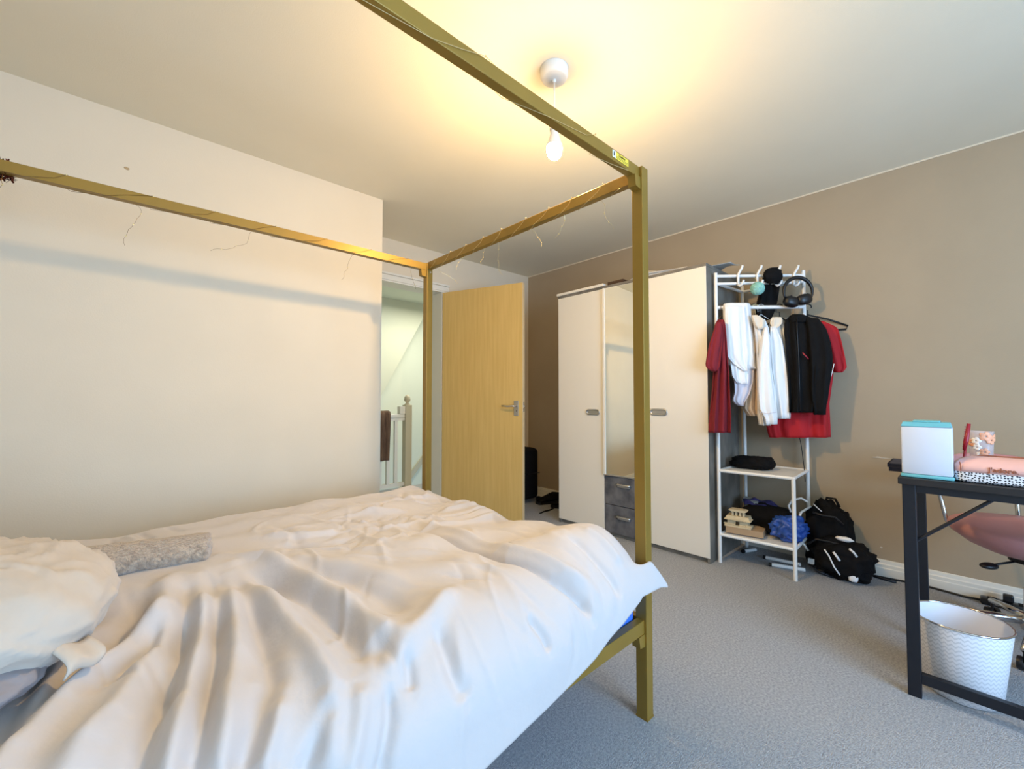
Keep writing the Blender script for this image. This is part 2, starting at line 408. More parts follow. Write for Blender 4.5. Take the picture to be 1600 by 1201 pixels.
MB().lathe([(0, 2.095), (.016, 2.095), (.017, 2.075), (.024, 2.052), (.0305, 2.034), (.0305, 2.028), (0, 2.028)], (LX, LYY, 0), 32).build('bulb_base', m_lampw, lp, 'auto')
MB().lathe([(0, 2.0275), (.0303, 2.0275), (.0315, 2.015), (.030, 2.001), (.025, 1.987), (.015, 1.977), (0, 1.974)], (LX, LYY, 0), 36).build('bulb', m_bulbm, lp, True, label='lit warm white bulb')

# ------------------------------------------------------------------ four-poster bed
BX0, BX1 = -.78, 1.24     # inner faces of head and foot posts
PW = .037
YN, YF = .709, 2.036      # near and far post, near faces
ZT = 1.785
bed = thing('four_poster_bed', 'gold metal four-poster bed frame with open canopy rails', 'bed', (.25, 1.38, 0))
for (x, y, zt) in ((BX1, YN, ZT), (BX1, YF, 1.777), (BX0-PW, YN, ZT), (BX0-PW, YF, 1.777)):
    p = MB().box((x, y, 0), (x+PW, y+PW+.002, zt), .002).build('post', m_gold, bed)
    MB().box((x-.001, y-.001, 0), (x+PW+.001, y+PW+.003, .006)).build('post_foot', m_gold, p)
    if y == YF:
        for z in (zt-.018, zt-.05):
            MB().lathe([(0, -.003), (.005, -.003), (.005, .001), (0, .001)], (x+PW*.6, y-.001, z), 10, M=Matrix.Rotation(PI/2, 4, 'X')).build('bolt', m_steel, p)
nr = MB().box((BX0, YN+.011, ZT-.037), (BX1, YN+.037, ZT), .0015).build('canopy_rail', m_gold, bed)
MB().prism([(BX0, YF+.04, 1.743), (BX1, YF+.004, 1.738), (BX1, YF+.036, 1.738), (BX0, YF+.072, 1.743)], (0, 0, .036)).build('canopy_rail', m_gold, bed)
for x in (BX1+.006, BX0-.034):
    MB().box((x, YN+PW, ZT-.042), (x+.028, YF, ZT-.004), .0015).build('canopy_rail', m_gold, bed)
for y in (YN+.008, YF+.004):
    MB().box((BX0, y, .27), (BX1, y+.026, .312), .0015).build('side_rail', m_gold, bed)
for x in (BX1+.005, BX0-.032):
    MB().box((x, YN+PW, .27), (x+.026, YF, .312), .0015).build('end_rail', m_gold, bed)
for x, s in ((BX1, -1), (BX0, 1)):
    for y, zt in ((YN, ZT-.037), (YF, 1.738), (YN, .27), (YF, .27)):
        MB().prism([(x, y+.006, zt), (x+s*.034, y+.006, zt), (x+s*.028, y+.006, zt-.036), (x, y+.006, zt-.040)], (0, .028, 0)).build('bracket', m_gold, bed)
MB().box((BX0-PW, YN+PW, .55), (BX0-.008, YF, .59), .002).build('headboard_rail', m_gold, bed)
MB().box((BX0-PW, YN+PW, .9), (BX0-.008, YF, .94), .002).build('headboard_rail', m_gold, bed)
sl0 = None
for i in range(11):
    x = BX0+.1+i*.18
    if sl0 is None: sl0 = MB().box((x, YN+.036, .268), (x+.06, YF+.004, .282)).build('slat', m_gold, bed); xs = x
    else:
        c = sl0.copy(); COL.objects.link(c); c.parent = bed; c.location = (x-xs, 0, 0)
# warning sticker on the near rail
sx0, sx1 = 1.085, 1.175
stk = MB().box((sx0, YN+.0100, ZT-.027), (sx1, YN+.0112, ZT-.005)).build('warning_label', m_yel, nr, label='yellow warning sticker')
MB().box((sx0, YN+.0094, ZT-.027), (sx0+.018, YN+.0101, ZT-.005)).build('label_panel', m_paper, stk)
RX = Matrix(((1, 0, 0, 0), (0, 0, -1, 0), (0, 1, 0, 0), (0, 0, 0, 1)))
text_mesh('label_text', 'Caution', .011, Matrix.Translation((sx0+.034, YN+.0095, ZT-.0145)) @ RX, m_txt, stk)
b = MB()
for q in range(2): b.box((sx0+.022, YN+.0096, ZT-.019-q*.004), (sx1-.004, YN+.0101, ZT-.0182-q*.004))
b.lathe([(0, 0), (.0025, 0), (0, .001)], (sx0+.009, YN+.0094, ZT-.010), 10, M=Matrix.Rotation(PI/2, 4, 'X')); b.box((sx0+.006, YN+.0092, ZT-.022), (sx0+.012, YN+.0096, ZT-.0125))
b.build('label_marks', m_txt, stk)

# mattress
b = MB().box((BX0+.01, YN+.039, .283), (BX1-.002, YF-.01, .50), .018)
tag(b.build('mattress', m_blue, None, True), 'mattress in a bright blue fitted sheet showing under the duvet corner', 'mattress')

# duvet: a sheet laid over the mattress, rolled over the near side and the foot, with folds along the measured lines
def duvet_base(a, b):
    YE = .86; R = .18; XE = 1.12; RF = .11
    zt = .552+.012*np.sin(a*4+1)*np.sin(b*5)
    dip = np.exp(-((b-1.28)/.16)**2)*np.clip((a-.95)/.3, 0, 1)*.016
    zt = zt-dip+.05*np.exp(-((b-.84)/.17)**2)*np.clip((a-.75)/.35, 0, 1)
    zt = zt+.014*np.exp(-((b-1.48)/.12)**2)*np.clip((a-.85)/.3, 0, 1)
    d = np.clip(YE-b, 0, None); th = np.minimum(d/R, PI/2)
    y = np.where(b > YE, b, YE-.205*np.sin(th)); drop = .165*(1-np.cos(th))+np.clip(d-R*PI/2, 0, None)
    y = y-.03*np.clip(d-.25, 0, None)
    db = np.clip(b-2.0, 0, None)
    y = np.where(b > 2.0, 2.0+.06*np.sin(np.minimum(db/.06, PI/2)), y); drop = drop+.06*(1-np.cos(np.minimum(db/.06, PI/2)))+np.clip(db-.094, 0, None)
    df = np.clip(a-XE, 0, None); tf = np.minimum(df/RF, PI/2)
    xr = np.where(a > XE, XE+.100*np.sin(tf), a); zr = .10*(1-np.cos(tf))+np.clip(df-RF*PI/2, 0, None)
    t = np.clip((.745-y)/.055, 0, 1); t = t*t*(3-2*t)
    x = xr*(1-t)+np.where(a > XE, XE+df*(.62-2.3*np.clip(b-.615, 0, .13)), a)*t
    return x, y, zt-drop-zr*(1-t)
# (height m, half-width m, polyline in sheet coordinates)
FOLDS = [
 (-.020, .030, [(.063, 1.405), (.038, 1.237), (.003, 1.146), (-.033, 1.088), (-.069, 1.011), (-.102, .925), (-.16, .8)]),
 (.026, .030, [(.077, 1.36), (.055, 1.199), (.005, 1.098), (-.039, 1.021), (-.077, .951), (-.107, .881), (-.16, .74)]),
 (-.016, .020, [(.071, 1.184), (.052, 1.081), (0, 1.033), (-.052, .966)]),
 (.022, .028, [(.104, 1.41), (.085, 1.23), (.069, 1.115), (.033, .985), (0, .889), (-.03, .833), (-.07, .7)]),
 (-.018, .020, [(.129, 1.316), (.115, 1.151), (.099, 1.021), (.066, .91), (.041, .826), (.03, .776), (0, .65)]),
 (.020, .022, [(.156, 1.369), (.14, 1.129), (.113, .987), (.085, .853), (.06, .759), (.04, .62)]),
 (-.016, .018, [(.184, 1.309), (.165, 1.107), (.14, .961), (.115, .862), (.099, .79), (.082, .747), (.07, .62)]),
 (.018, .022, [(.217, 1.341), (.195, 1.11), (.173, .954), (.14, .831), (.115, .728), (.11, .6)]),
 (-.018, .022, [(.233, 1.268), (.225, 1.057), (.214, .915), (.203, .833), (.162, .756), (.14, .72), (.135, .6)]),
 (.022, .026, [(.239, 1.408), (.266, 1.141), (.272, .956), (.277, .819), (.277, .761), (.253, .708), (.24, .6)]),
 (-.020, .026, [(.253, 1.372), (.297, 1.22), (.335, 1.079), (.349, .939), (.349, .817), (.387, .764)]),
 (.022, .030, [(.228, 1.502), (.321, 1.391), (.365, 1.177), (.393, .978), (.406, .829), (.434, .776)]),
 (-.020, .016, [(.799, 1.446), (.802, 1.139), (.805, .908), (.843, .768), (.89, .684), (.904, .636)]),
 (.016, .024, [(.862, 1.485), (.857, 1.179), (.854, .922), (.893, .766), (.948, .689)]),
 (.018, .028, [(.343, .723), (.431, .785), (.511, .814), (.607, .86)]),
 (-.014, .020, [(.5, .8), (.492, .692), (.5, .632)]),
 (-.012, .014, [(.709, .725), (.731, .668), (.736, .632)]),
 (-.014, .016, [(.368, .735), (.352, .675), (.327, .617), (.31, .5)]),
 (-.012, .014, [(.417, .761), (.401, .696)]),
 (.014, .020, [(.321, .756), (.302, .701), (.275, .646), (.26, .52)]),
 (-.014, .018, [(.275, .747), (.244, .711), (.217, .675), (.2, .52)]),
 (.014, .018, [(.206, .795), (.184, .742), (.162, .704), (.15, .54)]),
 (.014, .018, [(1.019, 1.566), (1.107, 1.523), (1.173, 1.465)]),
 (-.010, .014, [(.967, 1.463), (1.068, 1.427), (1.165, 1.415)]),
 (.012, .030, [(.736, 1.732), (.821, 1.675), (.928, 1.653)]),
 (.014, .030, [(.338, 1.605), (.47, 1.518), (.593, 1.504)]),
 (-.012, .024, [(.352, 1.499), (.478, 1.417), (.593, 1.393)]),
 (.012, .020, [(.764, 1.357), (.931, 1.365), (1.132, 1.336), (1.151, 1.247)]),
 (.012, .040, [(.412, 1.328), (.489, 1.146), (.538, .956), (.579, .848)]),
 (-.014, .030, [(.376, 1.268), (.439, 1.11), (.472, .958), (.483, .833)]),
 (-.008, .012, [(-.02, 2.0), (0.01, 1.85)]), (-.008, .012, [(.06, 2.01), (.09, 1.86)]), (.007, .014, [(.02, 2.0), (.05, 1.85)]),
 (-.008, .012, [(.13, 2.01), (.18, 1.9)]), (-.010, .016, [(1.0, .86), (1.02, .72), (1.04, .64)]), (.010, .02, [(1.08, .85), (1.1, .7)]),
 (-.010, .014, [(.62, 1.62), (.72, 1.55), (.78, 1.44)]), (.010, .014, [(.66, 1.52), (.72, 1.47), (.80, 1.46)]),
 (-.008, .010, [(.70, 1.60), (.80, 1.58), (.86, 1.62)]), (.009, .013, [(.86, 1.56), (.93, 1.48), (.95, 1.40)]),
 (-.009, .012, [(.80, 1.70), (.86, 1.78), (.95, 1.80)]), (.008, .012, [(.58, 1.70), (.68, 1.66), (.70, 1.56)]),
 (-.009, .012, [(1.0, 1.75), (1.08, 1.68), (1.14, 1.62)]), (.010, .014, [(.92, 1.86), (1.02, 1.80), (1.12, 1.76)]),
]
na, nb = 420, 340
hem_a = [-.6, .3, .536, .662, .816, .893, .978, 1.151, 1.32, 1.39]; hem_b = [.42, .455, .492, .516, .54, .555, .583, .622, .618, .606]
ga = np.linspace(-.56, 1.385, na); tt = np.linspace(0, 1, nb)
A = np.repeat(ga[:, None], nb, 1); hb = np.interp(ga, hem_a, hem_b)
B = hb[:, None]+(2.14-hb[:, None])*tt[None, :]
X, Y, Z = duvet_base(A, B); P = np.stack([X, Y, Z], -1)
N = np.cross(np.gradient(P, axis=1), np.gradient(P, axis=0)); N /= np.linalg.norm(N, axis=-1, keepdims=True)+1e-9
if N[200, 200, 2] < 0: N = -N
D = np.zeros_like(A)
for (h, w, pl) in FOLDS:
    best = np.full(A.shape, 9.); bs = np.zeros_like(A); tot = len(pl)-1
    for i in range(tot):
        (x0, y0), (x1, y1) = pl[i], pl[i+1]; L2 = (x1-x0)**2+(y1-y0)**2
        s = np.clip(((A-x0)*(x1-x0)+(B-y0)*(y1-y0))/L2, 0, 1)
        q = np.hypot(A-x0-s*(x1-x0), B-y0-s*(y1-y0)); u = q < best
        best = np.where(u, q, best); bs = np.where(u, (i+s)/tot, bs)
    taper = np.clip(np.minimum(bs, 1-bs)/.18, .25, 1)
    D += 1.2*h*taper*np.exp(-(best/(w*.82))**2)
rng = np.random.RandomState(5)
def crease(n, a0, a1, b0, b1, lo, hi, wmin, wmax, hmax):
    global D
    for _ in range(n):
        x0, y0 = rng.uniform(a0, a1), rng.uniform(b0, b1); an = rng.uniform(lo, hi); L = rng.uniform(.05, .16)
        dx, dy = math.cos(an), math.sin(an); u = (A-x0)*dx+(B-y0)*dy; v = -(A-x0)*dy+(B-y0)*dx+.25*u*u/L*rng.uniform(-1, 1)
        D += rng.uniform(-1, 1)*hmax*np.exp(-(u/L)**2-(v/rng.uniform(wmin, wmax))**2)
crease(70, .35, 1.15, 1.30, 2.0, 0, PI, .008, .016, .009)
crease(60, -.05, 1.1, .62, 1.4, 1.1, 2.3, .007, .014, .007)
crease(30, .6, 1.2, .6, 1.0, .8, 2.0, .008, .014, .004)
for i in range(46):                                   # small crumples
    kx, ky = rng.normal(0, 16, 2); D += .0011*np.sin(kx*A+ky*B+rng.rand()*6.3)*(1+.9*np.sin(rng.rand()*6+4*A+rng.rand()*5*B))*np.clip((B-.6)/.3, .3, 1)
# the step where the duvet's folded-back head end lies lower beside the pillow
step = (A+.10)-(B-.886)*.13; msk = np.clip((-step)/.03, 0, 1); D -= .030*(msk*msk*(3-2*msk))*np.clip((1.5-B)/.2, 0, 1)
edge = np.clip(tt/.05, 0, 1)[None, :]
P = P+N*(D*(.35+.65*edge))[..., None]
# keep clear of the foot post
pm = (P[..., 1] > .70) & (P[..., 0] > 1.228); P[..., 0][pm] = 1.228
duv = tag(grid_mesh('duvet', P, m_duvet, solid=.010), 'crumpled white duvet spread over the bed, its corner hanging past the foot post', 'duvet')

# pillow, cushion, plush roll
def pillow_mesh(c, rx, ry, rz, rot, amp, seed, e=.75, wr=0.0, nu=180, nv=96):
    b2 = MB(); rings = []
    R = Matrix.Rotation(rot, 4, 'Z'); ce = lambda v, q: math.copysign(abs(v)**q, v)
    for j in range(1, nv):
        ph = -PI/2+PI*j/nv; r = []
        for i in range(nu):
            th = 2*PI*i/nu; cp = math.cos(ph)
            d = Vector((ce(cp, .62)*ce(math.cos(th), e), ce(cp, .62)*ce(math.sin(th), e), ce(math.sin(ph), 1.15)))
            q = Vector((d.x*rx*6, d.y*ry*6, d.z*.8+seed*5))
            n1 = mnoise.fractal(q*.9, 1.0, 2.0, 4)
            wq = q+Vector((mnoise.noise(q*1.3), mnoise.noise(q*1.3+Vector((9, 2, 4))), 0))*.7
            rdg = (1-abs(mnoise.noise(wq*1.6))*2.2)**2 if abs(mnoise.noise(wq*1.6)) < .45 else 0
            rd2 = (1-abs(mnoise.noise(wq*3.7+Vector((5, 1, 2))))*2.2)**2 if abs(mnoise.noise(wq*3.7+Vector((5, 1, 2)))) < .45 else 0
            k = 1+amp*n1; v = Vector((d.x*rx*(1+.3*amp*n1), d.y*ry*(1+.3*amp*n1), d.z*rz*k))
            nn = Vector((d.x/rx, d.y/ry, d.z/rz)).normalized()
            v += nn*wr*(rdg*.75+rd2*.35-.35)
            r.append(R @ v+Vector(c))
        rings.append(r)
    b2.loft(rings); return b2
pb = pillow_mesh((-.352, 1.215, .634), .354, .300, .112, .10, .13, 2, .8, .012)
pl_ = tag(pb.build('pillow', m_pillow, None, True), 'large rumpled ivory pillow lying on the duvet near the head of the bed', 'pillow')
# open flap of the pillowcase at the pillow's near corner
c0, c1, c2, c3 = Vector((-.055, .975, .576)), Vector((-.012, 1.02, .577)), Vector((-.032, 1.06, .606)), Vector((-.075, 1.01, .615))
P = [[(c0.lerp(c1, u)).lerp(c3.lerp(c2, u), v)+Vector((.012*math.sin(v*PI), -.012*math.sin(v*PI), .006*math.sin(u*6))) for v in np.linspace(0, 1, 12)] for u in np.linspace(0, 1, 12)]
grid_mesh('pillowcase_flap', np.array([[tuple(q) for q in r] for r in P]), m_pillow, pl_, solid=.003)
pb = pillow_mesh((-.41, 1.045, .583), .335, .165, .045, .05, .10, 5, .8, .008)
tag(pb.build('cushion', m_greycot, None, True), 'grey pillow squashed beneath the large ivory pillow', 'pillow')
rings = []
p0, p1 = Vector((-.19, 1.615, .585)), Vector((.213, 1.55, .574))
ax = (p1-p0).normalized(); sd = Vector((-ax.y, ax.x, 0)); nr_ = 60
for i in range(nr_):
    t = i/(nr_-1); c = p0.lerp(p1, t); cap = min(1, math.sqrt(max(0, 1-(max(0, abs(t-.5)-.46)/.04)**2))+.05); r = []
    for k in range(36):
        th = 2*PI*k/36; d = sd*math.cos(th)*.075+Vector((0, 0, 1))*math.sin(th)*.042
        r.append(c+d*cap*(1+.07*mnoise.fractal(Vector((t*14, math.cos(th)*2, math.sin(th)*2)), 1, 2, 4)))
    rings.append(r)
tag(MB().loft(rings).build('plush_roll', m_fur, None, True), 'taupe plush bolster roll lying behind the ivory pillow', 'cushion')

# fairy-light wires wound on the canopy rails, bronze tinsel
def curl(p, n, l, seed, sag=.25):
    r = random.Random(seed); pts = [Vector(p)]; d = Vector((r.uniform(-1, 1), r.uniform(-.6, .6), -1)).normalized()
    for i in range(n):
        d = (d+Vector((r.uniform(-.55, .55), r.uniform(-.4, .4), r.uniform(-.5, .35)))).normalized(); pts.append(pts[-1]+d*l/n)
    return pts
def fairy(label, a, b_, hw, hh, wraps, dangles, seed, mm):
    """wire wound round a rail running from a to b_"""
    a, b_ = Vector(a), Vector(b_); ax = (b_-a); t = ax.normalized(); sd = Vector((-t.y, t.x, 0)); r = random.Random(seed)
    root = thing('fairy_light_string', label, 'string lights', a)
    main = []
    N_ = wraps*8
    sq = [(-1, -1), (-1, 0), (-1, 1), (0, 1), (1, 1), (1, 0), (1, -1), (0, -1)]
    for i in range(N_+1):
        u = i/N_; uu = min(.995, max(.005, u+.25/wraps*math.sin(i*.785)+r.uniform(-.1, .1)/wraps))
        k = sq[i % 8]; main.append(a+ax*uu+sd*k[0]*(hw+.0025)+Vector((0, 0, k[1]*(hh+.0025))))
    MB().tube(main, .0007, 5).build('wire', mm, root)
    bulbs = MB()
    for i in range(dangles):
        u = (i+.5+r.uniform(-.3, .3))/dangles; p = a+ax*u+Vector((0, 0, -hh-.003)); c = curl(p, 14, r.uniform(.08, .22), seed*31+i)
        MB().tube(c, .0005, 5).build('loose_wire', mm, root)
        for q in c[3::4]: bulbs.blob(q, (.0022, .0022, .003), nu=6, nv=4)
    for q in main[2::8]: bulbs.blob(q, (.0022, .0022, .003), nu=6, nv=4)
    tag(bulbs.build('tiny_bulbs', m_wire, root), kind='stuff')
fairy('thin wire of fairy lights wound along the far canopy rail by the cream wall', (BX0+.1, YF+.054, 1.758), (BX1-.02, YF+.02, 1.756), .016, .018, 9, 6, 3, m_darkwire)
fairy('brass wire of fairy lights wound round the canopy rail at the bed foot', (BX1+.02, YF-.02, ZT-.023), (BX1+.02, YN+.08, ZT-.023), .014, .019, 9, 7, 8, m_wire)
fairy('thin wire of fairy lights wound along the near canopy rail', (BX0+.1, YN+.024, ZT-.0185), (BX1-.06, YN+.024, ZT-.0185), .013, .0185, 5, 1, 5, m_wire)
b = MB(); r = random.Random(4)
for i in range(420):
    th = r.uniform(0, 2*PI); rr = r.uniform(.018, .034); x = r.uniform(-.40, -.278)
    c = Vector((x, YF+.075+rr*math.cos(th), 1.762+rr*math.sin(th)*.9)); d = Vector((r.uniform(-1, 1), r.uniform(-1, 1), r.uniform(-1, 1))).normalized(); e = d.orthogonal().normalized()*.0022
    v = [b.bm.verts.new(c+q) for q in (d*.016+e, d*.016-e, -d*.016-e, -d*.016+e)]; b.bm.faces.new(v)
tn = thing('tinsel_garland', 'bronze tinsel bunched round the far canopy rail at the left edge', 'garland', (-.32, YF+.07, 1.76))
MB().tube([(-.36, YF+.075+.022*math.cos(k), 1.762+.022*math.sin(k)) if False else (-.40+.118*k/40, YF+.075+.024*math.cos(k*.9), 1.762+.024*math.sin(k*.9)) for k in range(41)], .002, 5).build('core', m_tinsel, tn)
tag(b.build('foil_strands', m_tinsel, tn), kind='stuff')

# ------------------------------------------------------------------ wardrobe
WXF, WXB, WY0, WY1, WT = 2.679, 3.19, 1.097, 2.318, 1.872
wd = thing('wardrobe', 'three-door wardrobe with white doors, centre mirror and grey concrete-look carcass', 'wardrobe', (2.93, 1.71, 0))
cf = WXF+.018
DL, DR = 1.868, 1.547
for y in (WY0, WY1-.018): MB().box((cf-.015, y, 0), (WXB, y+.018, WT-.018), .001).build('side_panel', m_conc, wd)
MB().box((cf-.018, WY0-.001, WT-.018), (WXB, WY1+.001, WT), .001).build('top_panel', m_conc, wd)
MB().box((WXB-.006, WY0+.018, 0), (WXB, WY1-.018, WT-.018)).build('back_panel', m_conc, wd)
MB().box((cf+.002, WY0+.018, 0), (cf+.02, WY1-.018, .05)).build('plinth', m_conc, wd)
for y in (DL, DR): MB().box((cf+.003, y-.008, .05), (WXB-.006, y+.008, WT-.018)).build('divider', m_conc, wd)
def slot_handle(y, z, par, w=.058, h=.018):
    x = WXF
    b = MB(); pts = []
    for k in range(32):
        th = 2*PI*k/32; cy = (w-h) if math.cos(th) > 0 else -(w-h)
        pts.append((x-.004, y+cy+h*math.cos(th), z+h*math.sin(th)))
    b.tube(pts, .006, 8, closed=True)
    hd = b.build('handle', m_steel, par, True)
    MB().box((x-.0015, y-w+.006, z-h+.004), (x-.0005, y+w-.006, z+h-.004)).build('handle_recess', m_steel, hd)
def bar_handle(y, z, par):
    x = WXF; b = MB()
    b.tube([(x, y-.054, z), (x-.016, y-.05, z), (x-.019, y-.04, z), (x-.019, y+.04, z), (x-.016, y+.05, z), (x, y+.054, z)], .0075, 10)
    b.box((x-.012, y-.05, z-.02), (x-.0005, y+.05, z-.004), .003); b.build('handle', m_steel, par, True)
d1 = MB().box((WXF, DL+.002, .032), (cf-.001, WY1-.001, WT-.02), .001).build('door', m_lam, wd); slot_handle(1.967, .913, d1)
d2 = MB().box((WXF, WY0+.001, .032), (cf-.001, DR-.002, WT-.02), .001).build('door', m_lam, wd); slot_handle(1.424, .926, d2)
MIR = 2.8
MM = Matrix.Translation((WXF+.006, DR+.002, 0)) @ Matrix.Rotation(math.radians(MIR), 4, 'Z') @ Matrix.Translation((-(WXF+.006), -(DR+.002), 0))
d3 = MB().box((WXF+.008, DR+.002, .452), (cf-.001, DL-.002, WT-.02), .001, M=MM).build('mirror_door', m_lam, wd, label='narrow mirrored centre door')
MB().box((WXF+.0045, DR+.004, .455), (WXF+.0078, DL-.022, WT-.024), M=MM).build('mirror', m_mirror, d3)
MB().box((WXF-.002, DL-.021, .452), (WXF+.008, DL-.002, WT-.02), .002, M=MM).build('door_frame', m_lam, d3)
MB().box((WXF-.001, DR+.002, .446), (WXF+.008, DL-.002, .456), .001, M=MM).build('mirror_edge', m_steel, d3)
for z0, z1, hz in ((.236, .444, .392), (.03, .231, .160)):
    dw = MB().box((WXF, DR+.002, z0), (cf-.001, DL-.002, z1), .001).build('drawer', m_concdk, wd); bar_handle(1.70, hz, dw)
# things on top of the wardrobe
z = WT
tag(MB().box((WXF-.012, 1.86, z), (2.86, 2.325, z+.020), .002).build('shelf_board', m_lam), 'white board lying on the left end of the wardrobe top', 'board')
tag(MB().box((2.69, 1.70, z), (2.85, 1.835, z+.026), .002).build('card_box', m_dbrown), 'flat dark brown box on the wardrobe top', 'box')
def sheet(name, x0, y0, wx, wy, rot, z0, curlz, m, label, cat, group=None, seed=0):
    P = []
    for i in range(14):
        row = []
        for j in range(14):
            u, v = i/13-.5, j/13-.5; a = rot; h = curlz*((u+.5)**2*(.6+.4*math.sin(v*5+seed)))
            row.append((x0+wx*u*math.cos(a)-wy*v*math.sin(a), y0+wx*u*math.sin(a)+wy*v*math.cos(a), z0+h))
        P.append(row)
    return tag(grid_mesh(name, np.array(P), m, solid=.0015), label, cat, group)
sheet('paper_sheet', 2.82, 1.56, .21, .29, PI-.2, z+.003, .045, m_paper, 'curled white paper on the wardrobe top behind the gold post', 'paper', seed=1)
sheet('paper_sheet', 2.80, 1.38, .24, .30, .3, z+.012, .03, m_paper, 'white paper sheet curling up on the wardrobe top, right of the gold post', 'paper', seed=2)
tag(MB().box((2.70, 1.24, z), (2.83, 1.50, z+.016), .002, M=Matrix.Translation((2.76, 1.37, 0)) @ Matrix.Rotation(.12, 4, 'Z') @ Matrix.Translation((-2.76, -1.37, 0))).build('booklet', m_paper), 'thin white instruction booklet on the wardrobe top', 'booklet')
sheet('plastic_folder', 2.90, 1.11, .24, .22, .1, z+.004, .05, m_paper2, 'grey plastic folder poking over the right end of the wardrobe top', 'folder', seed=3)

# ------------------------------------------------------------------ clothes rack
RFL, RFR, RRR, RRL = Vector((2.76, 1.070, 0)), Vector((2.79, .677, 0)), Vector((3.165, .690, 0)), Vector((3.165, 1.050, 0))
rk = thing('clothes_rack', 'white tubular metal clothes rack with hooks and two shelves beside the wardrobe', 'rack', (2.97, .87, 0))
zs, zl = .567, .172
up = lambda p, z: (p.x, p.y, z)
for p, t in ((RFL, 1.815), (RRR, 1.83), (RRL, 1.80), (RFR, zs)):
    c = MB().tube([up(p, 0), up(p, t)], .0108, 12).build('pole', m_wmetal, rk, 'auto')
for p, q, z0, z1, r in ((RFL, RRR, 1.795, 1.80, .0095), (RFL, RRR, 1.745, 1.757, .0095), (RFL, RRL, 1.748, 1.76, .0095), (RRL, RRR, 1.76, 1.765, .0095)):
    MB().tube([up(p, z0), up(q, z1)], r, 10).build('crossbar', m_wmetal, rk, 'auto')
MB().tube([up(RFL, 1.594), up(RRR, 1.598)], .0115, 12).build('hanging_rail', m_wmetal, rk, 'auto')
for zz in (zs, zl):
    for p, q in ((RFL, RFR), (RFR, RRR), (RRR, RRL), (RRL, RFL)):
        MB().tube([up(p, zz), up(q, zz)], .0098, 10).build('shelf_bar', m_wmetal, rk, 'auto')
    MB().prism([up(RFL, zz-.002), up(RFR, zz-.002), up(RRR, zz-.002), up(RRL, zz-.002)], (0, 0, .006)).build('shelf', m_wmetal, rk)
rdir = (RRR-RFL).normalized(); rn = Vector((rdir.y, -rdir.x, 0));
if rn.dot(RFL) > 0: rn = -rn            # towards the camera
for px in (1151.5, 1181, 1210, 1238):
    p = on_plane(px, 432, RFL, rdir); s = (p-RFL).dot(rdir); p = RFL+rdir*s
    b = MB(); q = lambda z, o=0, w=0: (p.x+rn.x*o+rdir.x*w, p.y+rn.y*o+rdir.y*w, z)
    b.tube([q(1.735, .014), q(1.80, .014), q(1.815, .018, .006), q(1.84, .03, .016), q(1.855, .034, .018)], [.008, .008, .008, .008, .007], 8)
    b.tube([q(1.735, .014), q(1.728, .022, .006), q(1.735, .036, .014), q(1.76, .042, .02)], [.008, .008, .007, .007], 8)
    b.build('hook', m_wmetal, rk, True)

# garments: rows of (y, left, right) measured on the garment's own upright plane, lofted with thickness and folds
def interp_rows(rows, n):
    rows = sorted(rows); ys = [r[0] for r in rows]
    t = np.linspace(ys[0], ys[-1], n)
    return [(y, float(np.interp(y, ys, [r[1] for r in rows])), float(np.interp(y, ys, [r[2] for r in rows]))) for y in t]
def garment(rows, q, w, thick, seed=0, folds=3.0, amp=.015, n=40, k=72, mb=None, toptaper=.5):
    w = Vector((*w, 0)).normalized(); nn = Vector((w.y, -w.x, 0))
    if nn.dot(Vector(q)) > 0: nn = -nn
    mb = mb or MB(); rings = []; rr = interp_rows(rows, n)
    for i, (py, xl, xr) in enumerate(rr):
        a, b_ = on_plane(xl, py, q, w), on_plane(xr, py, q, w); c = (a+b_)/2; hv = (b_-a)/2; t = i/(n-1)
        th = thick*min(1, toptaper+t*2.5); ring = []
        for j in range(k):
            an = 2*PI*j/k; ca, sa = math.cos(an), math.sin(an)
            ca_ = math.copysign(abs(ca)**.7, ca); sa_ = math.copysign(abs(sa)**.75, sa)
            f = amp*min(1, .25+t*1.4)*(math.sin(ca*folds*3+seed+t*1.3)+.5*math.sin(ca*folds*6.1+seed*2.3-t*2)+.5*mnoise.noise(Vector((ca*3, t*4, seed*3.7+sa))))
            ring.append(c+hv*ca_+nn*(sa_*th+f))
        rings.append(ring)
    mb.loft(rings); return mb
Z3 = lambda rows: [(y/3.873+390, l/3.873+1080, r/3.873+1080) for y, l, r in rows]
def sh(q, d): return (q[0]+d*rn.x, q[1]+d*rn.y, 0)
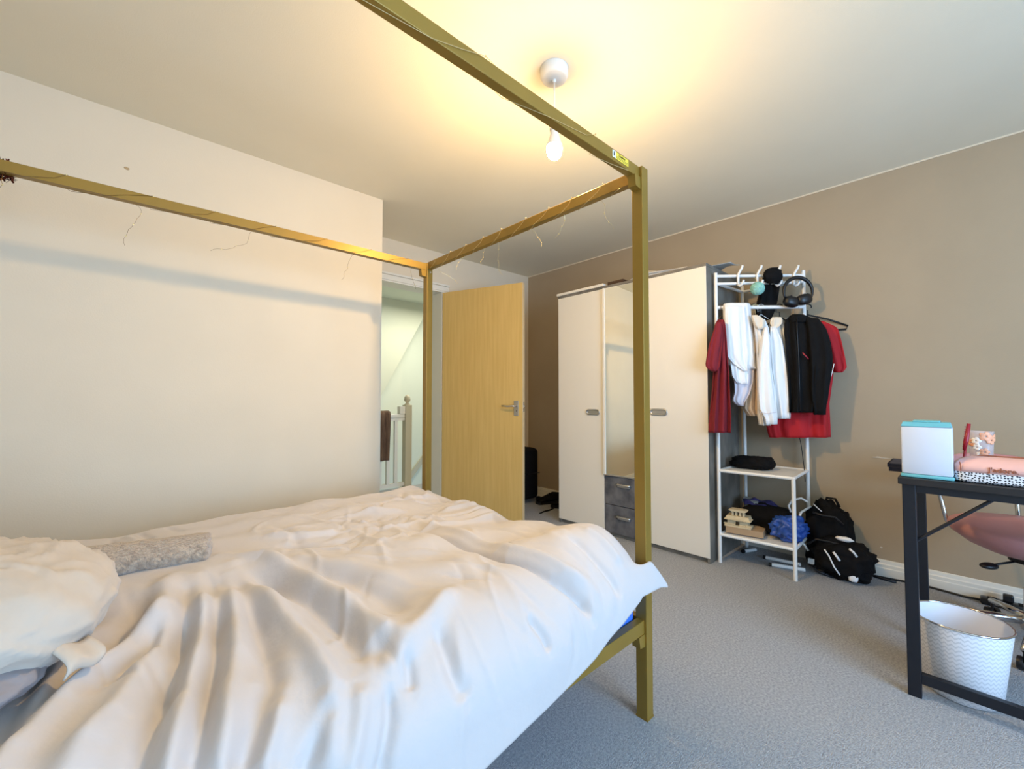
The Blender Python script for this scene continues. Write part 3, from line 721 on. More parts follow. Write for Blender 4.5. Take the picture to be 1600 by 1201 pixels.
# wire hangers and black hangers
def hanger(label, px, py, w, arms, m, r=.004, drop=.09, q=None, grp=None):
    """hook over the rail above px, shoulders of half-width arms along w"""
    p = on_plane(px, 480, RFL, rdir); s = (p-RFL).dot(rdir); p = RFL+rdir*s; p.z = 1.596
    w = Vector((*w, 0)).normalized(); n_ = Vector((w.y, -w.x, 0))
    root = thing('clothes_hanger', label, 'hanger', (p.x, p.y, 1.61), grp)
    pts = []
    for i in range(9):
        a = -.35+i/8*(PI+.35); pts.append(p+w*.0195*math.cos(a)+Vector((0, 0, .0195*math.sin(a))))
    pts = pts + [p-w*.0195-Vector((0, 0, .03)), p-Vector((0, 0, drop-.03)), p-Vector((0, 0, drop))]
    MB().tube(pts, r*.7, 7).build('hook', m, root, True)
    e0, e1 = p-w*arms[0]-Vector((0, 0, drop+.085)), p+w*arms[1]-Vector((0, 0, drop+.085))
    b0, b1 = e0+w*.01-Vector((0, 0, .02)), e1-w*.01-Vector((0, 0, .02))
    MB().tube([p-Vector((0, 0, drop)), (p-Vector((0, 0, drop))).lerp(e0, .5)+Vector((0, 0, .008)), e0, b0, b1, e1, (p-Vector((0, 0, drop))).lerp(e1, .5)+Vector((0, 0, .008))], r, 8, closed=True).build('shoulder_bar', m, root, True)
    return root
W2 = (.30, -.954)
def tee(name, label, cat, body, sleeves, m, q, w, thick, seed, extra=None):
    g = thing(name, label, cat, (q[0], q[1], 1.0))
    garment(body, q, w, thick, seed).build('body', m, g, True)
    for i, (s, dq, th) in enumerate(sleeves):
        garment(s, (q[0]+dq*rn.x, q[1]+dq*rn.y, 0), w, th, seed+i+1, 2, .006, 20, 40).build('sleeve', m, g, True)
    return g
# red T-shirt at the right, on a black hanger, behind the jacket
qr = (3.08, .74, 0)
red = tee('sports_shirt', 'bright red short-sleeved sports top hanging behind the black jacket', 'top',
    Z3([(425, 640, 770), (470, 560, 850), (600, 540, 862), (760, 530, 862), (930, 500, 838), (1000, 470, 842), (1060, 452, 846), (1135, 470, 848)]),
    [(Z3([(432, 755, 800), (470, 770, 885), (550, 800, 908), (640, 830, 928), (715, 850, 942), (742, 866, 915)]), .02, .022)], m_red, qr, W2, .030, 1)
hanger('black plastic hanger sticking out at the right end of the rack with the red top', 1262, 480, W2, (.14, .20), m_blackp, .0055, .05)
# black jacket
qj = (2.99, .715, 0)
jk = tee('track_jacket', 'black zipped track jacket hanging in front of the red top', 'jacket',
    Z3([(398, 600, 690), (430, 565, 770), (500, 560, 800), (600, 570, 815), (700, 580, 815), (800, 588, 800), (900, 594, 790), (985, 592, 770)]),
    [(Z3([(415, 690, 770), (470, 700, 815), (560, 705, 846), (650, 712, 858), (740, 715, 852), (840, 715, 836), (925, 722, 826), (940, 732, 818), (998, 740, 815)]), .03, .028)], m_black, qj, W2, .035, 4)
for (x, y, l) in ((645, 420, 0),):
    MB().tube([on_plane(a/3.873+1080, b_/3.873+390, sh(qj, .052), W2) for a, b_ in ((640, 410), (642, 500), (650, 650), (655, 800), (660, 975))], .003, 6).build('zip', m_blackp, jk, True)
MB().tube([on_plane(a/3.873+1080, b_/3.873+390, sh(qj, .034), W2) for a, b_ in ((864, 690), (853, 740), (836, 800), (815, 880), (796, 932))], .0022, 6).build('piping', m_shirt, jk, True, label='white piping along the sleeve')
MB().tube([on_plane(a/3.873+1080, b_/3.873+390, sh(qj, .066), W2) for a, b_ in ((674, 622), (690, 640), (710, 662))], .004, 6).build('pocket_piping', m_redp, jk, True, label='short red pocket piping')
garment(Z3([(392, 610, 680), (402, 596, 700), (424, 590, 705), (440, 600, 690)]), sh(qj, .012), W2, .03, 2, 2, .003, 8, 36).build('collar', m_black, jk, True)
hanger('thin wire hanger holding the black track jacket', 1242, 480, W2, (.15, .16), m_steel, .0022, .045)
# shirts
W3 = (.55, -.835)
qs2 = sh(on_plane(1209, 480, RFL, rdir), .03)
s2 = tee('white_shirt', 'white long-sleeved shirt hanging second from the black jacket side', 'shirt',
    Z3([(425, 485, 550), (470, 470, 560), (560, 472, 578), (700, 480, 588), (850, 495, 602), (950, 508, 598), (1020, 520, 590)]),
    [(Z3([(465, 478, 512), (560, 470, 552), (700, 474, 572), (850, 490, 585), (960, 508, 588), (1020, 515, 590)]), .04, .022)], m_shirt, qs2, W3, .03, 7)
garment(Z3([(408, 490, 545), (425, 478, 553), (450, 475, 550), (475, 488, 520)]), sh(qs2, .030), W3, .013, 3, 2, .004, 8, 36).build('collar', m_creamc, s2, True, label='cream inside collar')
hanger('black hanger inside the white shirt beside the black jacket', 1218, 480, W3, (.11, .09), m_blackp, .005, .06)
qs1 = sh(on_plane(1186, 480, RFL, rdir), .06)
s1 = tee('white_shirt', 'white long-sleeved shirt with a loose cuff hanging beside the folded white trousers', 'shirt',
    Z3([(420, 372, 445), (470, 380, 465), (560, 392, 480), (700, 398, 490), (850, 400, 500), (1000, 404, 470), (1062, 415, 470)]),
    [(Z3([(470, 440, 460), (560, 420, 478), (700, 402, 482), (850, 402, 505), (985, 410, 518), (1000, 440, 520), (1055, 446, 520)]), .04, .024)], m_shirt, qs1, W3, .028, 11)
garment(Z3([(396, 368, 400), (410, 366, 430), (430, 370, 448), (455, 380, 446), (480, 400, 430)]), sh(qs1, .034), W3, .012, 5, 2, .004, 8, 36).build('collar', m_creamc, s1, True, label='cream inside collar')
MB().tube([on_plane(a/3.873+1080, b_/3.873+390, sh(qs1, .072), W3) for a, b_ in ((410, 985), (462, 990), (516, 984))], .0018, 6).build('cuff_seam', m_lilac, s1, True)
hanger('wire hanger inside the white shirt with the loose cuff', 1189, 480, W3, (.09, .09), m_steel, .0022, .045)
# beige top behind
qb = sh(on_plane(1175, 480, RFL, rdir), -.01)
bg = tag(garment(Z3([(430, 345, 385), (600, 350, 395), (720, 330, 396), (850, 320, 402), (960, 310, 402), (985, 330, 402), (1005, 345, 404)]), qb, W3, .02, 13).build('beige_top', m_beigec, None, True), 'beige top hanging behind the white shirts, its hem showing below', 'top')
hanger('thin brass wire hanger between the folded trousers and the shirts', 1180, 480, W3, (.06, .06), m_wire, .002, .05)
# white trousers folded over the rail
qt = sh(on_plane(1151, 480, RFL, rdir), .035)
WT_ = (rdir.x, rdir.y)
tr = thing('white_trousers', 'white trousers folded over the left end of the hanging rail', 'trousers', (qt[0], qt[1], 1.2))
garment(Z3([(326, 200, 350), (335, 194, 356), (430, 198, 364), (520, 205, 374), (600, 214, 380), (650, 216, 386), (700, 232, 388), (722, 330, 390)]), sh(qt, -.022), WT_, .028, 17, 2.2, .007, 30, 56, None, .9).build('seat', m_shirt, tr, True)
garment(Z3([(340, 205, 320), (480, 206, 326), (525, 208, 328), (600, 212, 334), (645, 214, 336), (690, 250, 336), (738, 318, 336)]), sh(qt, .018), WT_, .010, 19, 2.5, .007, 26, 48).build('trouser_leg', m_shirt, tr, True)
garment(Z3([(640, 232, 345), (700, 236, 345), (760, 244, 342), (800, 268, 340), (812, 290, 338)]), sh(qt, .006), WT_, .008, 23, 3, .008, 18, 48).build('trouser_leg', m_shirt, tr, True)
garment(Z3([(720, 250, 380), (800, 258, 370), (860, 262, 350), (900, 250, 330), (925, 256, 312), (945, 290, 312)]), sh(qt, -.012), WT_, .008, 29, 3, .010, 18, 48).build('shirt_tail', m_lilac, tr, True, label='pale lilac hem')
# maroon T-shirt at the left end
qm = (2.655, 1.06, 0); WM = (.6, -.8)
tee('maroon_tshirt', 'maroon T-shirt hanging at the left end of the rack against the wardrobe', 'T-shirt',
    Z3([(425, 160, 195), (450, 148, 204), (560, 140, 212), (740, 138, 224), (850, 130, 230), (1000, 113, 237), (1105, 106, 236)]),
    [(Z3([(440, 150, 180), (500, 132, 190), (560, 112, 186), (640, 94, 178), (700, 84, 172), (722, 100, 160), (736, 128, 150)]), .03, .022)], m_maroon, qm, WM, .03, 31)
hanger('thin brown wire hanger carrying the maroon T-shirt', 1128, 480, (1, .05), (.14, .04), m_darkwire, .002, .05)
# headphones
hc = on_plane(1247, 458, sh(RFL, .065), rdir)
hp = thing('headphones', 'black over-ear headphones hung on the rightmost rack hook', 'headphones', hc)
hp.location.z = 1.62
b = MB(); pts = []
for i in range(25):
    a = math.radians(-25+i/24*230); pts.append(hc+rdir*.088*math.cos(a)+Vector((0, 0, .088*math.sin(a)+.01)))
b.tube(pts, [.006+.006*math.sin(PI*i/24) for i in range(25)], 10).build('headband', m_blackp, hp, True)
for s, ex in ((-1, .0), (1, .012)):
    c = hc+rdir*(.036*s-.004)+Vector((0, 0, -.052+ex))+rn*.006*s
    MB().blob(c, (.046, .03, .034), 0, 1, e=.8, nu=28, nv=18, M=Matrix.Rotation(math.atan2(rdir.y, rdir.x), 4, 'Z') @ Matrix.Rotation(-.25*s, 4, 'Y')).build('ear_cup', m_blackp, hp, True)
    MB().tube([hc+rdir*.086*s+Vector((0, 0, -.022)), c+rdir*.03*s+Vector((0, 0, .03)), c+Vector((0, 0, .036))+rn*.01], .0035, 8).build('yoke', m_steel if s > 0 else m_blackp, hp, True)
# headphone cable down to the floor area
cb = [on_plane(x, y, sh(RRR, .02), rdir) for x, y in ((1249, 682), (1252, 696), (1254, 712), (1257, 735), (1258, 752))]
tag(MB().tube(cb, .0022, 6).build('charging_cable', m_blackp, None, True), 'thin black cable dangling below the red top', 'cable')
# black cap/scarf and pompom on hooks
qk = sh(on_plane(1206, 440, RFL, rdir), -.045)
hat = garment(Z3([(110, 488, 520), (118, 466, 532), (132, 448, 541), (160, 436, 547), (185, 432, 540), (215, 428, 530), (260, 412, 527), (310, 400, 520), (360, 391, 508), (412, 386, 486), (424, 395, 470)]), qk, rdir.xy, .035, 37, 1.5, .008, 34, 48).build('long_beanie', m_black, None, True)
tag(hat, 'long black knitted cap draped over the hooks at the middle of the rack', 'hat')
MB().blob(on_plane(1208, 431, sh(RFL, .035), rdir), (.028, .055, .050), .18, 6, 2, e=.85, M=Matrix.Rotation(math.atan2(rdir.y, rdir.x)+PI/2, 4, 'Z')).build('folded_top', m_black, hat, True)
pc = on_plane(1183.5, 450.5, sh(RFL, .062), rdir)
pp = thing('pompom', 'mint green fluffy pompom hanging from the second rack hook', 'pompom', pc)
MB().blob(pc, (.040, .040, .040), .10, 3, 9, nu=48, nv=32).build('pile', m_mint, pp, True)
MB().tube([pc+Vector((0, 0, .038)), pc+Vector((0, 0, .06))-rn*.01, pc+Vector((0, 0, .075))-rn*.03], .0015, 6).build('loop', m_wire, pp)

# things on the rack's shelves
ck = on_z(1170, 733, zs+.004)
c = MB().blob((ck.x+.03, ck.y, zs+.041), (.06, .115, .040), .25, 5, 2, e=.8, flat=zs+.010); c.blob((ck.x+.04, ck.y-.045, zs+.044), (.06, .085, .042), .2, 8, 2, e=.8, flat=zs+.010)
tag(c.build('folded_cloth', m_black, None, True), 'black folded garment lying on the upper white shelf', 'clothing')
zb = zl+.0125
cbx = MB().prism([(2.79, 1.045, zb), (2.825, .845, zb), (2.97, .87, zb), (2.94, 1.045, zb)], (0, 0, .036)).build('cardboard_box', m_card)
tag(cbx, 'flat brown cardboard box on the lower shelf under the wooden model', 'box')
# pale wooden model of a gateway building
mo = Vector((2.815, .985, zb+.036)); tm = thing('wooden_model', 'pale wooden model building with tiered roofs standing on the cardboard box', 'model', mo)
mdir = Vector((.15, -.98, 0)).normalized(); mn = Vector((-mdir.y, mdir.x, 0))
if mn.x < 0: mn = -mn
TM = Matrix(((mdir.x, mn.x, 0, mo.x), (mdir.y, mn.y, 0, mo.y), (0, 0, 1, mo.z), (0, 0, 0, 1)))
MB().box((-.072, -.01, 0), (.075, .075, .012), .002, M=TM).build('base', m_bone, tm)
for x in (-.06, -.026, .028, .062):
    MB().box((x-.018, 0, .012), (x+.014, .02, .02), .001, M=TM).build('step', m_bone, tm)
MB().box((-.058, .008, .012), (.058, .062, .042), .001, M=TM).build('lower_wall', m_bone, tm)
MB().box((-.010, .004, .014), (.010, .010, .034), M=TM).build('doorway', m_txt, tm)
b = MB()
for i in range(12):
    if 5 <= i <= 6: continue
    b.box((-.056+i*.0098, .002, .034), (-.051+i*.0098, .008, .042), M=TM)
b.build('eave_teeth', m_bone, tm)
def roof(z, w, d, h, lift):
    b = MB(); pts = []
    rows = [(-w, 0, lift), (-w*.5, 0, 0), (w*.5, 0, 0), (w, 0, lift)]
    b.loft([[TM @ Vector((x, y0, z+l*lf)) for x, y0, l in ((-w*s, yy, 1), (-w*.6*s, yy, 0), (w*.6*s, yy, 0), (w*s, yy, 1), (w*s, yy, 1.4), (w*.6*s, yy, .8), (-w*.6*s, yy, .8), (-w*s, yy, 1.4))] for s, yy, lf in ((1, .035-d, lift), (1, .035-d*.3, lift*.6), (1, .035+d*.3, lift*.6), (1, .035+d, lift))])
    return b
b = MB().prism([TM @ Vector(p) for p in ((-.072, -.008, .042), (.072, -.008, .042), (.060, .006, .066), (-.060, .006, .066))], TM.to_3x3() @ Vector((0, .078, 0))); b.build('roof', m_bone, tm)
MB().box((-.074, -.012, .042), (.074, .074, .048), .002, M=TM).build('eave', m_bone, tm)
for x in (-.030, -.010, .012, .030):
    MB().box((x-.006, .02, .066), (x+.006, .05, .094), .001, M=TM).build('column', m_bone, tm)
MB().prism([TM @ Vector(p) for p in ((-.052, .008, .100), (-.034, .008, .092), (.034, .008, .092), (.052, .008, .100), (.040, .008, .106), (-.040, .008, .106))], TM.to_3x3() @ Vector((0, .055, 0))).build('roof', m_bone, tm)
# lumps at the back of the shelf
tag(MB().blob((3.03, .875, zb+.075), (.105, .14, .078), .22, 11, 1.7, e=.75, flat=zb).build('black_bag', m_black, None, True), 'soft black bag slumped on the lower shelf behind the model', 'bag')
tag(MB().box((3.02, .95, zb+.150), (3.15, 1.04, zb+.164), .002, M=Matrix.Translation((3.08, 1, zb+.15)) @ Matrix.Rotation(.25, 4, 'Z') @ Matrix.Rotation(.12, 4, 'X') @ Matrix.Translation((-3.08, -1, -zb-.15))).build('tablet_book', m_paper2), 'grey-blue thin book lying on top of the black bag', 'book')
P = []
for i in range(20):
    row = []
    for j in range(20):
        u, v = i/19, j/19; row.append((2.99+.14*u, 1.0-.2*v+.02*math.sin(u*5), zb+.158+.010*math.sin(v*11+u*3)+.008*math.sin(u*9)-.05*v*v-.05*max(0, .3-u)))
    P.append(row)
tag(grid_mesh('print_cloth', np.array(P), m_purple, solid=.006), 'violet and navy printed cloth thrown over the black bag', 'cloth')
tag(MB().blob((2.945, .745, zb+.062), (.10, .085, .066), .3, 21, 3.2, e=.8, nu=60, nv=36, flat=zb).build('plastic_bag', m_bluebag, None, True), 'crumpled blue plastic bag at the right end of the lower shelf', 'bag')
for i, (a, b_, lab) in enumerate((((2.915, .842, .011), (2.975, .672, .011), 'loose white metal tube lying frontmost on the carpet under the rack'),
        ((3.03, 1.03, .011), (3.13, .985, .011), 'short white metal tube with a black end near the wardrobe under the rack'),
        ((3.02, .90, .012), (2.99, .70, .030), 'loose white metal tube lying behind the frontmost one under the rack'))):
    t = thing('metal_tube', lab, 'tube', a)
    MB().tube([a, b_], .011, 10).build('tube_body', m_wmetal, t, 'auto')
    d = (Vector(b_)-Vector(a)).normalized(); MB().tube([Vector(a)-d*.004, Vector(a)+d*.012], .0118, 10).build('end_cap', m_blackp, t, 'auto')

def onbp0(px, py, d=0): return on_plane(px, py, (3.03-d, .56, 0), (.2, -.98))
# backpack and sports bag on the floor right of the rack
bp = thing('backpack', 'black backpack with white trims slumped on the carpet against the taupe wall', 'backpack', (3.08, .55, 0))
MB().blob((3.115, .575, .19), (.095, .115, .195), .22, 31, 1.9, e=.72, nu=56, nv=36, flat=.003).build('body', m_black, bp, True)
MB().blob((3.03, .50, .105), (.10, .135, .105), .26, 33, 2.1, e=.75, nu=56, nv=36, flat=.002).build('front_pocket', m_black, bp, True)
MB().tube([(3.10, .665, .36), (3.03, .70, .33), (3.0, .715, .25), (2.99, .69, .17), (3.0, .66, .12)], .007, 8).build('shoulder_strap', m_wmetal, bp, True, label='grey-white edged strap')
MB().tube([onbp0(*q) for q in ((1236, 800), (1232, 790), (1238, 781), (1252, 778), (1262, 784))], .006, 8).build('shoulder_strap', m_wmetal, bp, True)
for pl3 in (((1262, 850), (1275, 842), (1295, 846), (1320, 852), (1345, 862)), ((1262, 880), (1280, 893), (1305, 903)), ((1270, 800), (1285, 805), (1305, 808), (1318, 820))):
    MB().tube([onbp0(*q, d=.045) for q in pl3], .005, 8).build('seam_ridge', m_blackp, bp, True)
MB().tube([(3.14, .60, .385), (3.14, .59, .42), (3.14, .55, .42), (3.14, .53, .375)], .007, 8).build('handle', m_black, bp, True)
def strip(pts, w, m, name, lab=None):
    pl2 = [Vector(p) for p in pts]; b = MB()
    b.tube(pl2, w, 8); return b.build(name, m, bp, True, label=lab)
def onbp(px, py, q=(2.985, .50, 0), w=(.2, -.98)): return on_plane(px, py, q, w)
strip([onbp(*p, q=(3.035, .56, 0)) for p in ((1271, 787), (1277, 793), (1284, 799))], .003, m_shirt, 'piping')
strip([onbp(*p, q=(2.925, .5, 0)) for p in ((1288, 858), (1295, 868), (1303, 885), (1312, 898))], .004, m_shirt, 'piping', 'white piping')
strip([onbp(*p, q=(2.93, .5, 0)) for p in ((1302, 862), (1308, 870), (1312, 876))], .006, m_shirt, 'logo_stripe')
strip([onbp(*p, q=(2.94, .5, 0)) for p in ((1327, 857), (1333, 862), (1339, 870))], .006, m_shirt, 'logo_stripe')
MB().blob(onbp(1319, 842, q=(2.985, .5, 0)), (.014, .040, .013), .25, 2, 3, nu=24, nv=14).build('reflective_patch', m_shirt, bp, True, label='white patch')
MB().blob(onbp(1333, 902, q=(2.955, .45, 0)), (.018, .022, .022), .1, 4, 2, e=.7, nu=24, nv=14).build('base_patch', m_shirt, bp, True, label='white corner patch')
MB().box(tuple(onbp(1262, 872, q=(2.95, .6, 0))), tuple(onbp(1273, 881, q=(2.96, .6, 0))), .001).build('tag', m_paper2, bp)

# cable along the baseboard and power strip
pts = [(3.19, .44, .006), (3.185, .38, .006), (3.195, .31, .006), (3.212, .24, .006), (3.215, .17, .006), (3.20, .09, .006), (3.19, .03, .006), (3.18, -.03, .012)]
tag(MB().tube(pts, .0055, 8).build('power_cable', m_blackp, None, True), 'black power cable running along the baseboard to the extension block', 'cable')
pts = [(3.19, .43, .006), (3.165, .36, .006), (3.155, .29, .006)]
tag(MB().tube(pts, .006, 8).build('cable_end', m_blackp, None, True), 'short black cable end lying on the carpet beside the backpack', 'cable')
ps = thing('extension_block', 'black extension block on the carpet below the pink chair', 'extension block', (3.17, -.10, 0))
MB().box((3.145, -.19, .002), (3.198, -.02, .034), .008).build('block', m_blackp, ps, 'auto')
for y in (-.06, -.11, -.16): MB().box((3.152, y-.016, .0335), (3.19, y+.016, .036), .001).build('socket', m_black, ps)
MB().box((3.155, -.13, .036), (3.188, -.095, .07), .006).build('plug', m_blackp, ps)

# suitcase, shoes and strap behind the door
sc = thing('suitcase', 'black upright suitcase standing behind the open door', 'suitcase', (2.87, 3.0, 0))
MB().box((2.72, 2.88, .04), (3.04, 3.12, .535), .045).build('shell', m_black, sc, True)
MB().tube([(2.72, 2.878, .29), (3.04, 2.878, .29)], .004, 6).build('zip', m_blackp, sc)
MB().tube([(2.82, 3.0, .53), (2.82, 3.0, .56), (2.94, 3.0, .56), (2.94, 3.0, .53)], .009, 8).build('handle', m_blackp, sc, True)
for x, y in ((2.755, 2.90), (3.015, 2.90), (2.755, 3.09), (3.015, 3.09)):
    MB().lathe([(0, -.014), (.026, -.014), (.028, 0), (.026, .014), (0, .014)], (x+.03*(1 if x > 2.9 else -1), y, .028), 16, M=Matrix.Rotation(PI/2, 4, 'Y')).build('wheel', m_blackp, sc, 'auto')
def shoe(c, rot, label):
    t = thing('shoe', label, 'shoe', c, None); M = Matrix.Translation(Vector(c)) @ Matrix.Rotation(rot, 4, 'Z')
    rings = []; L = .27
    for i in range(18):
        u = i/17; w = .036+.012*math.sin(u*PI)*(1.1 if u > .5 else .7); h = .10-.055*max(0, (u-.35)/.65)**.8 if u > .35 else .085+.015*(u/.35)
        if u > .93: h *= .75; w *= .75
        if u < .05: w *= .8
        ring = []
        for k in range(24):
            a = 2*PI*k/24; ca, sa = math.cos(a), math.sin(a)
            ring.append(M @ Vector((-.135+L*u, w*math.copysign(abs(ca)**.8, ca), .022+(h-.022)*.5*(1+math.copysign(abs(sa)**.7, sa)))))
        rings.append(ring)
    MB().loft(rings).build('upper', m_black, t, True)
    b = MB(); rings = []
    for i in range(18):
        u = i/17; w = .040+.012*math.sin(u*PI); w *= .8 if (u > .95 or u < .04) else 1
        rings.append([M @ Vector((-.14+.285*u, y, z_)) for y, z_ in ((-w, 0), (w, 0), (w, .024), (-w, .024))])
    b.loft(rings).build('sole', m_blackp, t)
    for q in range(4):
        MB().tube([M @ Vector((.0+q*.022, -.022, .087-q*.009)), M @ Vector((.0+q*.022, 0, .094-q*.009)), M @ Vector((.0+q*.022, .022, .087-q*.009))], .003, 6).build('lace', m_blackp, t)
shoe((3.10, 2.80, 0), 2.9, 'black shoe on the carpet by the corner behind the door')
shoe((3.05, 2.55, 0), 1.9, 'dark shoe half hidden behind the left side of the wardrobe')
tag(MB().tube([(2.735, 2.585, .006), (2.80, 2.60, .007), (2.88, 2.60, .006), (2.99, 2.63, .006)], .007, 8).build('strap', m_blackp, None, True), 'thin black strap lying on the carpet left of the wardrobe', 'strap')

# ------------------------------------------------------------------ desk, chair, bin
DX0, DX1, DY0, DY1 = 1.995, 2.53, -.95, .172
dk = thing('desk', 'dark desk with navy-black metal legs and a diagonal brace at the right edge', 'desk', (2.26, -.39, 0))
MB().box((DX0, DY0, .722), (DX1, DY1, .745), .002).build('desk_top', m_desk, dk)
def fleg(x, y):
    MB().box((x, y, 0), (x+.026, y+.035, .722), .002).build('leg', m_navy, dk)
for x in (2.013, 2.487):
    for y in (.128, DY0+.01): fleg(x, y)
for x in (2.015, 2.489):
    MB().box((x, DY0+.045, .696), (x+.024, .128, .722), .001).build('top_rail', m_navy, dk)
MB().box((2.015, DY0+.045, .050), (2.037, .128, .083), .001).build('foot_rail', m_navy, dk)
for y in (.133, DY0+.015): MB().box((2.039, y, .696), (2.487, y+.024, .722), .001).build('side_rail', m_navy, dk)
MB().tube([(2.028, .13, .53), (2.028, -.046, .697)], .0055, 8).build('brace', m_navy, dk, 'auto')
MB().tube([(2.028, DY0+.045, .53), (2.028, -.73, .697)], .0055, 8).build('brace', m_navy, dk, 'auto')
# teal and white box
bx = thing('storage_box', 'white upright plastic box with teal lid and teal base on the desk corner', 'box', (2.07, .10, .745))
MB().box((2.022, .036, .757), (2.112, .163, .922), .006).build('body', m_boxw, bx, 'auto')
MB().box((2.020, .034, .7455), (2.114, .166, .757), .004).build('base', m_teal, bx, 'auto', label='teal base')
lid = MB().prism([(2.022, .037, .922), (2.022, .162, .922), (2.024, .157, .937), (2.024, .042, .937)], (.09, 0, 0)).build('lid', m_teal, bx, label='teal lid')
MB().box((2.028, .065, .937), (2.10, .132, .943), .002).build('lid_handle', m_teal, lid)
# books
for i, (z0, lab) in enumerate(((.7455, 'lower of the two navy books behind the white and teal box'), (.7605, 'upper of the two navy books behind the white and teal box'))):
    bk = thing('book', lab, 'book', (2.23, .13, z0), 'navy books on the desk')
    MB().box((2.135, .02+.01*i, z0), (2.32, .208+.004*i, z0+.002)).build('cover', m_navybook, bk); MB().box((2.135, .02+.01*i, z0+.012), (2.32, .208+.004*i, z0+.014)).build('cover', m_navybook, bk)
    MB().box((2.135, .204+.004*i, z0), (2.32, .208+.004*i, z0+.014)).build('spine', m_navybook, bk); MB().box((2.139, .024+.01*i, z0+.002), (2.316, .204+.004*i, z0+.012)).build('pages', m_navybook, bk)
# cosmetics bag
cbg = thing('cosmetics_bag', 'pink cosmetics bag with a black-dotted white base lying on the desk', 'bag', (2.10, -.13, .745))
def bagring(x0, x1, y0, y1, z, r):
    pts = []
    for (cx, cy, a0) in ((x1-r, y1-r, 0), (x0+r, y1-r, 90), (x0+r, y0+r, 180), (x1-r, y0+r, 270)):
        for k in range(7):
            a = math.radians(a0+k*15); pts.append(Vector((cx+r*math.cos(a), cy+r*math.sin(a), z)))
    return pts
MB().loft([bagring(2.034, 2.175, -.335, .032, .746, .03), bagring(2.027, 2.182, -.342, .037, .752, .03), bagring(2.025, 2.184, -.344, .039, .780, .03)]).build('dotted_base', m_dots, cbg, 'auto', label='white base with black dots')
MB().loft([bagring(2.025, 2.184, -.344, .039, .780, .03), bagring(2.027, 2.182, -.340, .036, .800, .032), bagring(2.040, 2.170, -.325, .020, .816, .035), bagring(2.070, 2.14, -.30, -.005, .826, .03), bagring(2.085, 2.125, -.28, -.03, .828, .018)]).build('pink_body', m_pinkl, cbg, True)
MB().tube([(2.105, .02, .815), (2.105, -.03, .8295), (2.105, -.28, .8295), (2.105, -.325, .815)], .003, 6).build('zip', m_copper, cbg)
MB().tube([(2.026, .022, .812), (2.0255, .02, .80), (2.024, .02, .782)], .0015, 6).build('seam', m_copper, cbg)
TXM = Matrix(((0, 0, -1, 2.0245), (-1, 0, 0, -.040), (0, 1, 0, .786), (0, 0, 0, 1)))
text_mesh('lettering', "J'adore.", .0208, TXM, m_copper, cbg, .0006, .0004)
tag(MB().blob((2.24, -.15, .775), (.05, .09, .03), .15, 41, 2, flat=.7455).build('cloth_pouch', m_creamc, None, True), 'small cream pouch on the desk behind the pink bag', 'pouch')
# tumbler with flowers
cu = thing('tumbler', 'clear plastic tumbler printed with white and peach flowers on the desk', 'cup', (2.27, -.03, .745))
MB().lathe([(0, .746), (.026, .746), (.033, .902), (.031, .902), (.0245, .750), (0, .750)], (2.27, -.03, 0), 32).build('cup', m_glass, cu, True)
MB().lathe([(0, .7505), (.0255, .7505), (.027, .80), (0, .80)], (2.27, -.03, 0), 24).build('pink_fill', m_pinkl, cu, 'auto')
def flower(a, z, r, m):
    b = MB(); rad = .0345*(.8+.2*(z-.746)/.156)
    for k in range(5):
        t = 2*PI*k/5; da = r*math.cos(t)/rad; c = Vector((2.27+rad*math.cos(a+da), -.03+rad*math.sin(a+da), z+r*math.sin(t)))
        b.blob(c, (.0012, r*.75, r*.75), .1, k, nu=12, nv=8, M=Matrix.Rotation(a+da, 4, 'Z'))
    return b.build('flower_print', m, cu, True)
for a, z, r, m in ((2.75, .868, .008, m_flowerw), (2.80, .846, .007, m_flowerw), (3.5, .885, .010, m_flowerp), (3.95, .872, .009, m_flowerp), (3.4, .83, .008, m_flowerp), (4.4, .88, .008, m_flowerp), (2.3, .86, .008, m_flowerp), (3.0, .82, .006, m_flowerw)): flower(a, z, r, m)
# red comb leaning behind the bag
cm = thing('red_brush', 'slim dark red brush standing beside the flower tumbler', 'brush', (2.20, .008, .745))
MB().tube([(2.19, .018, .746), (2.195, .013, .80), (2.20, .008, .85)], .004, 8).build('handle', m_redp, cm, True)
MB().tube([(2.197, .012, .836), (2.20, .006, .87), (2.204, -.002, .93)], [.004, .007, .005], 8).build('head', m_redp, cm, True)
b = MB()
for k in range(9):
    z_ = .845+k*.009; b.tube([(2.20, .008-.0009*k, z_), (2.196, .016-.0009*k, z_+.003)], .0008, 4)
b.build('bristles', m_redp, cm)
# waste bin
BNX, BNY = 2.165, .036
bn = thing('waste_bin', 'white waste bin with pale chevron print and chrome rim under the desk', 'bin', (BNX, BNY, 0))
MB().lathe([(0, .002), (.092, .002), (.096, .006), (.1255, .252), (.1245, .252), (.094, .010), (0, .010)], (BNX, BNY, 0), 56).build('bucket', m_chev, bn, 'auto')
MB().lathe([(0, .0105), (.0935, .0105), (.1240, .252)], (BNX, BNY, 0), 56).build('liner', m_bin_in, bn, 'auto')
pts = [(BNX+.126*math.cos(2*PI*k/56), BNY+.126*math.sin(2*PI*k/56), .253) for k in range(56)]
MB().tube(pts, .0032, 8, closed=True).build('rim', m_chrome, bn, True, label='chrome rim')
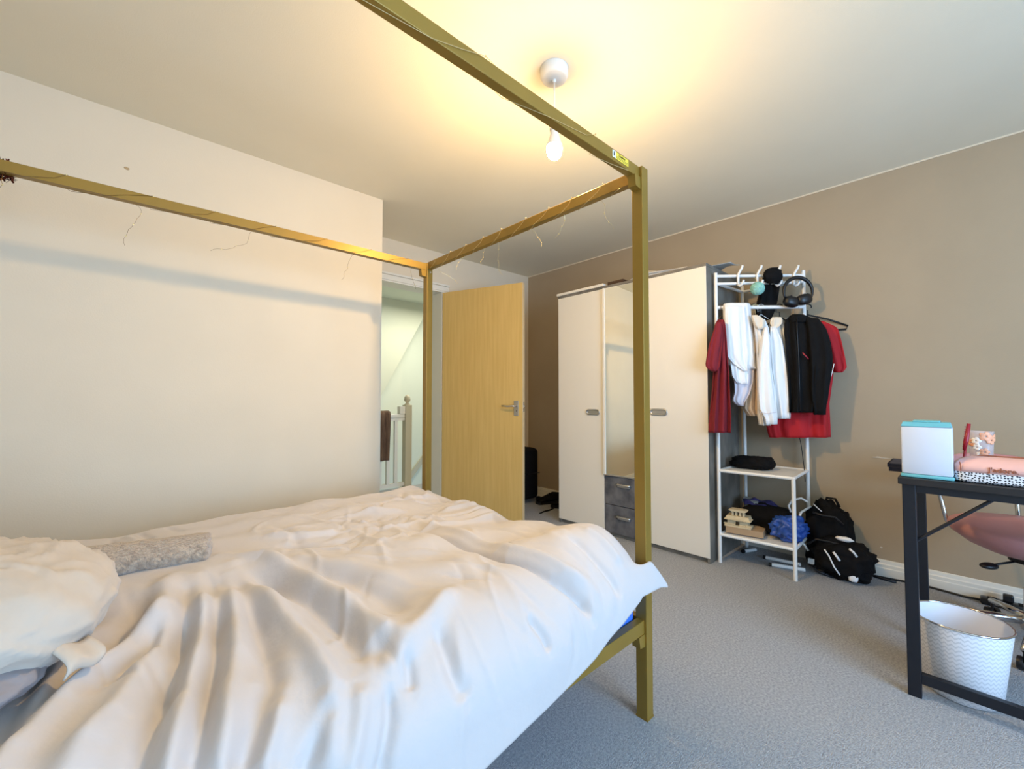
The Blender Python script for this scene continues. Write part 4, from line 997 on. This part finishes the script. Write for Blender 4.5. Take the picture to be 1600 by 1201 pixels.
# pink swivel chair
CX, CY = 2.76, -.17
ch = thing('swivel_chair', 'dusty pink swivel chair with chrome stem and star base behind the desk', 'chair', (CX, CY, 0))
MB().lathe([(0, .36), (.06, .362), (.13, .378), (.19, .405), (.235, .442), (.247, .465), (.242, .482), (.22, .492), (.12, .498), (0, .50)], (CX, CY, 0), 56).build('seat', m_pinkc, ch, True)
rings = []
for i in range(30):
    a = math.radians(-20+i/29*130); ring = []
    ed = 1-.35*abs(i/29-.5)**3*8
    for k in range(20):
        th = 2*PI*k/20; rr = .225+.022*math.cos(th); ring.append((CX+rr*math.cos(a), CY+rr*math.sin(a), .665+.10*ed*math.copysign(abs(math.sin(th))**.8, math.sin(th))))
    rings.append([Vector(p) for p in ring])
MB().loft(rings).build('backrest', m_pinkc, ch, True)
for a in (70, 5):
    a = math.radians(a); d = Vector((math.cos(a), math.sin(a), 0)); c = Vector((CX, CY, 0))
    MB().tube([c+d*.20+Vector((0, 0, .405)), c+d*.245+Vector((0, 0, .42)), c+d*.265+Vector((0, 0, .45)), c+d*.29+Vector((0, 0, .58)), c+d*.262+Vector((0, 0, .66))], .0085, 10).build('back_tube', m_chrome, ch, True)
MB().lathe([(0, .345), (.07, .345), (.07, .362), (0, .362)], (CX, CY, 0), 28).build('seat_plate', m_blackp, ch, 'auto')
MB().lathe([(0, .08), (.032, .08), (.032, .235), (.026, .24), (.026, .345), (0, .345)], (CX, CY, 0), 28).build('stem', m_chrome, ch, 'auto')
MB().tube([(CX-.03, CY+.05, .345), (CX-.07, CY+.085, .338), (CX-.10, CY+.11, .333)], .0045, 8).build('lever', m_blackp, ch, True)
MB().blob((CX-.115, CY+.125, .328), (.034, .022, .013), 0, 1, M=Matrix.Rotation(2.4, 4, 'Z')).build('lever_paddle', m_blackp, ch, True)
MB().lathe([(0, .07), (.042, .07), (.045, .09), (.042, .118), (.03, .125), (0, .125)], (CX, CY, 0), 28).build('hub', m_chrome, ch, 'auto')
for k in range(5):
    a = math.radians(98+72*k); d = Vector((math.cos(a), math.sin(a), 0)); c = Vector((CX, CY, 0))
    sp_ = MB().tube([c+d*.03+Vector((0, 0, .105)), c+d*.15+Vector((0, 0, .094)), c+d*.265+Vector((0, 0, .078))], [.018, .015, .012], 10).build('base_arm', m_chrome, ch, True)
    cs = MB(); e = c+d*.258; sd2 = Vector((-d.y, d.x, 0))
    for s in (-1, 1):
        M = Matrix.Rotation(math.atan2(sd2.y, sd2.x), 4, 'Z') @ Matrix.Rotation(PI/2, 4, 'Y')
        cs.lathe([(0, -.008), (.023, -.008), (.025, 0), (.023, .008), (0, .008)], e+sd2*.013*s+Vector((0, 0, .0255)), 18, M=M)
    cs.tube([e+Vector((0, 0, .03)), e+Vector((0, 0, .082))], .006, 8); cs.build('castor', m_blackp, sp_, 'auto')
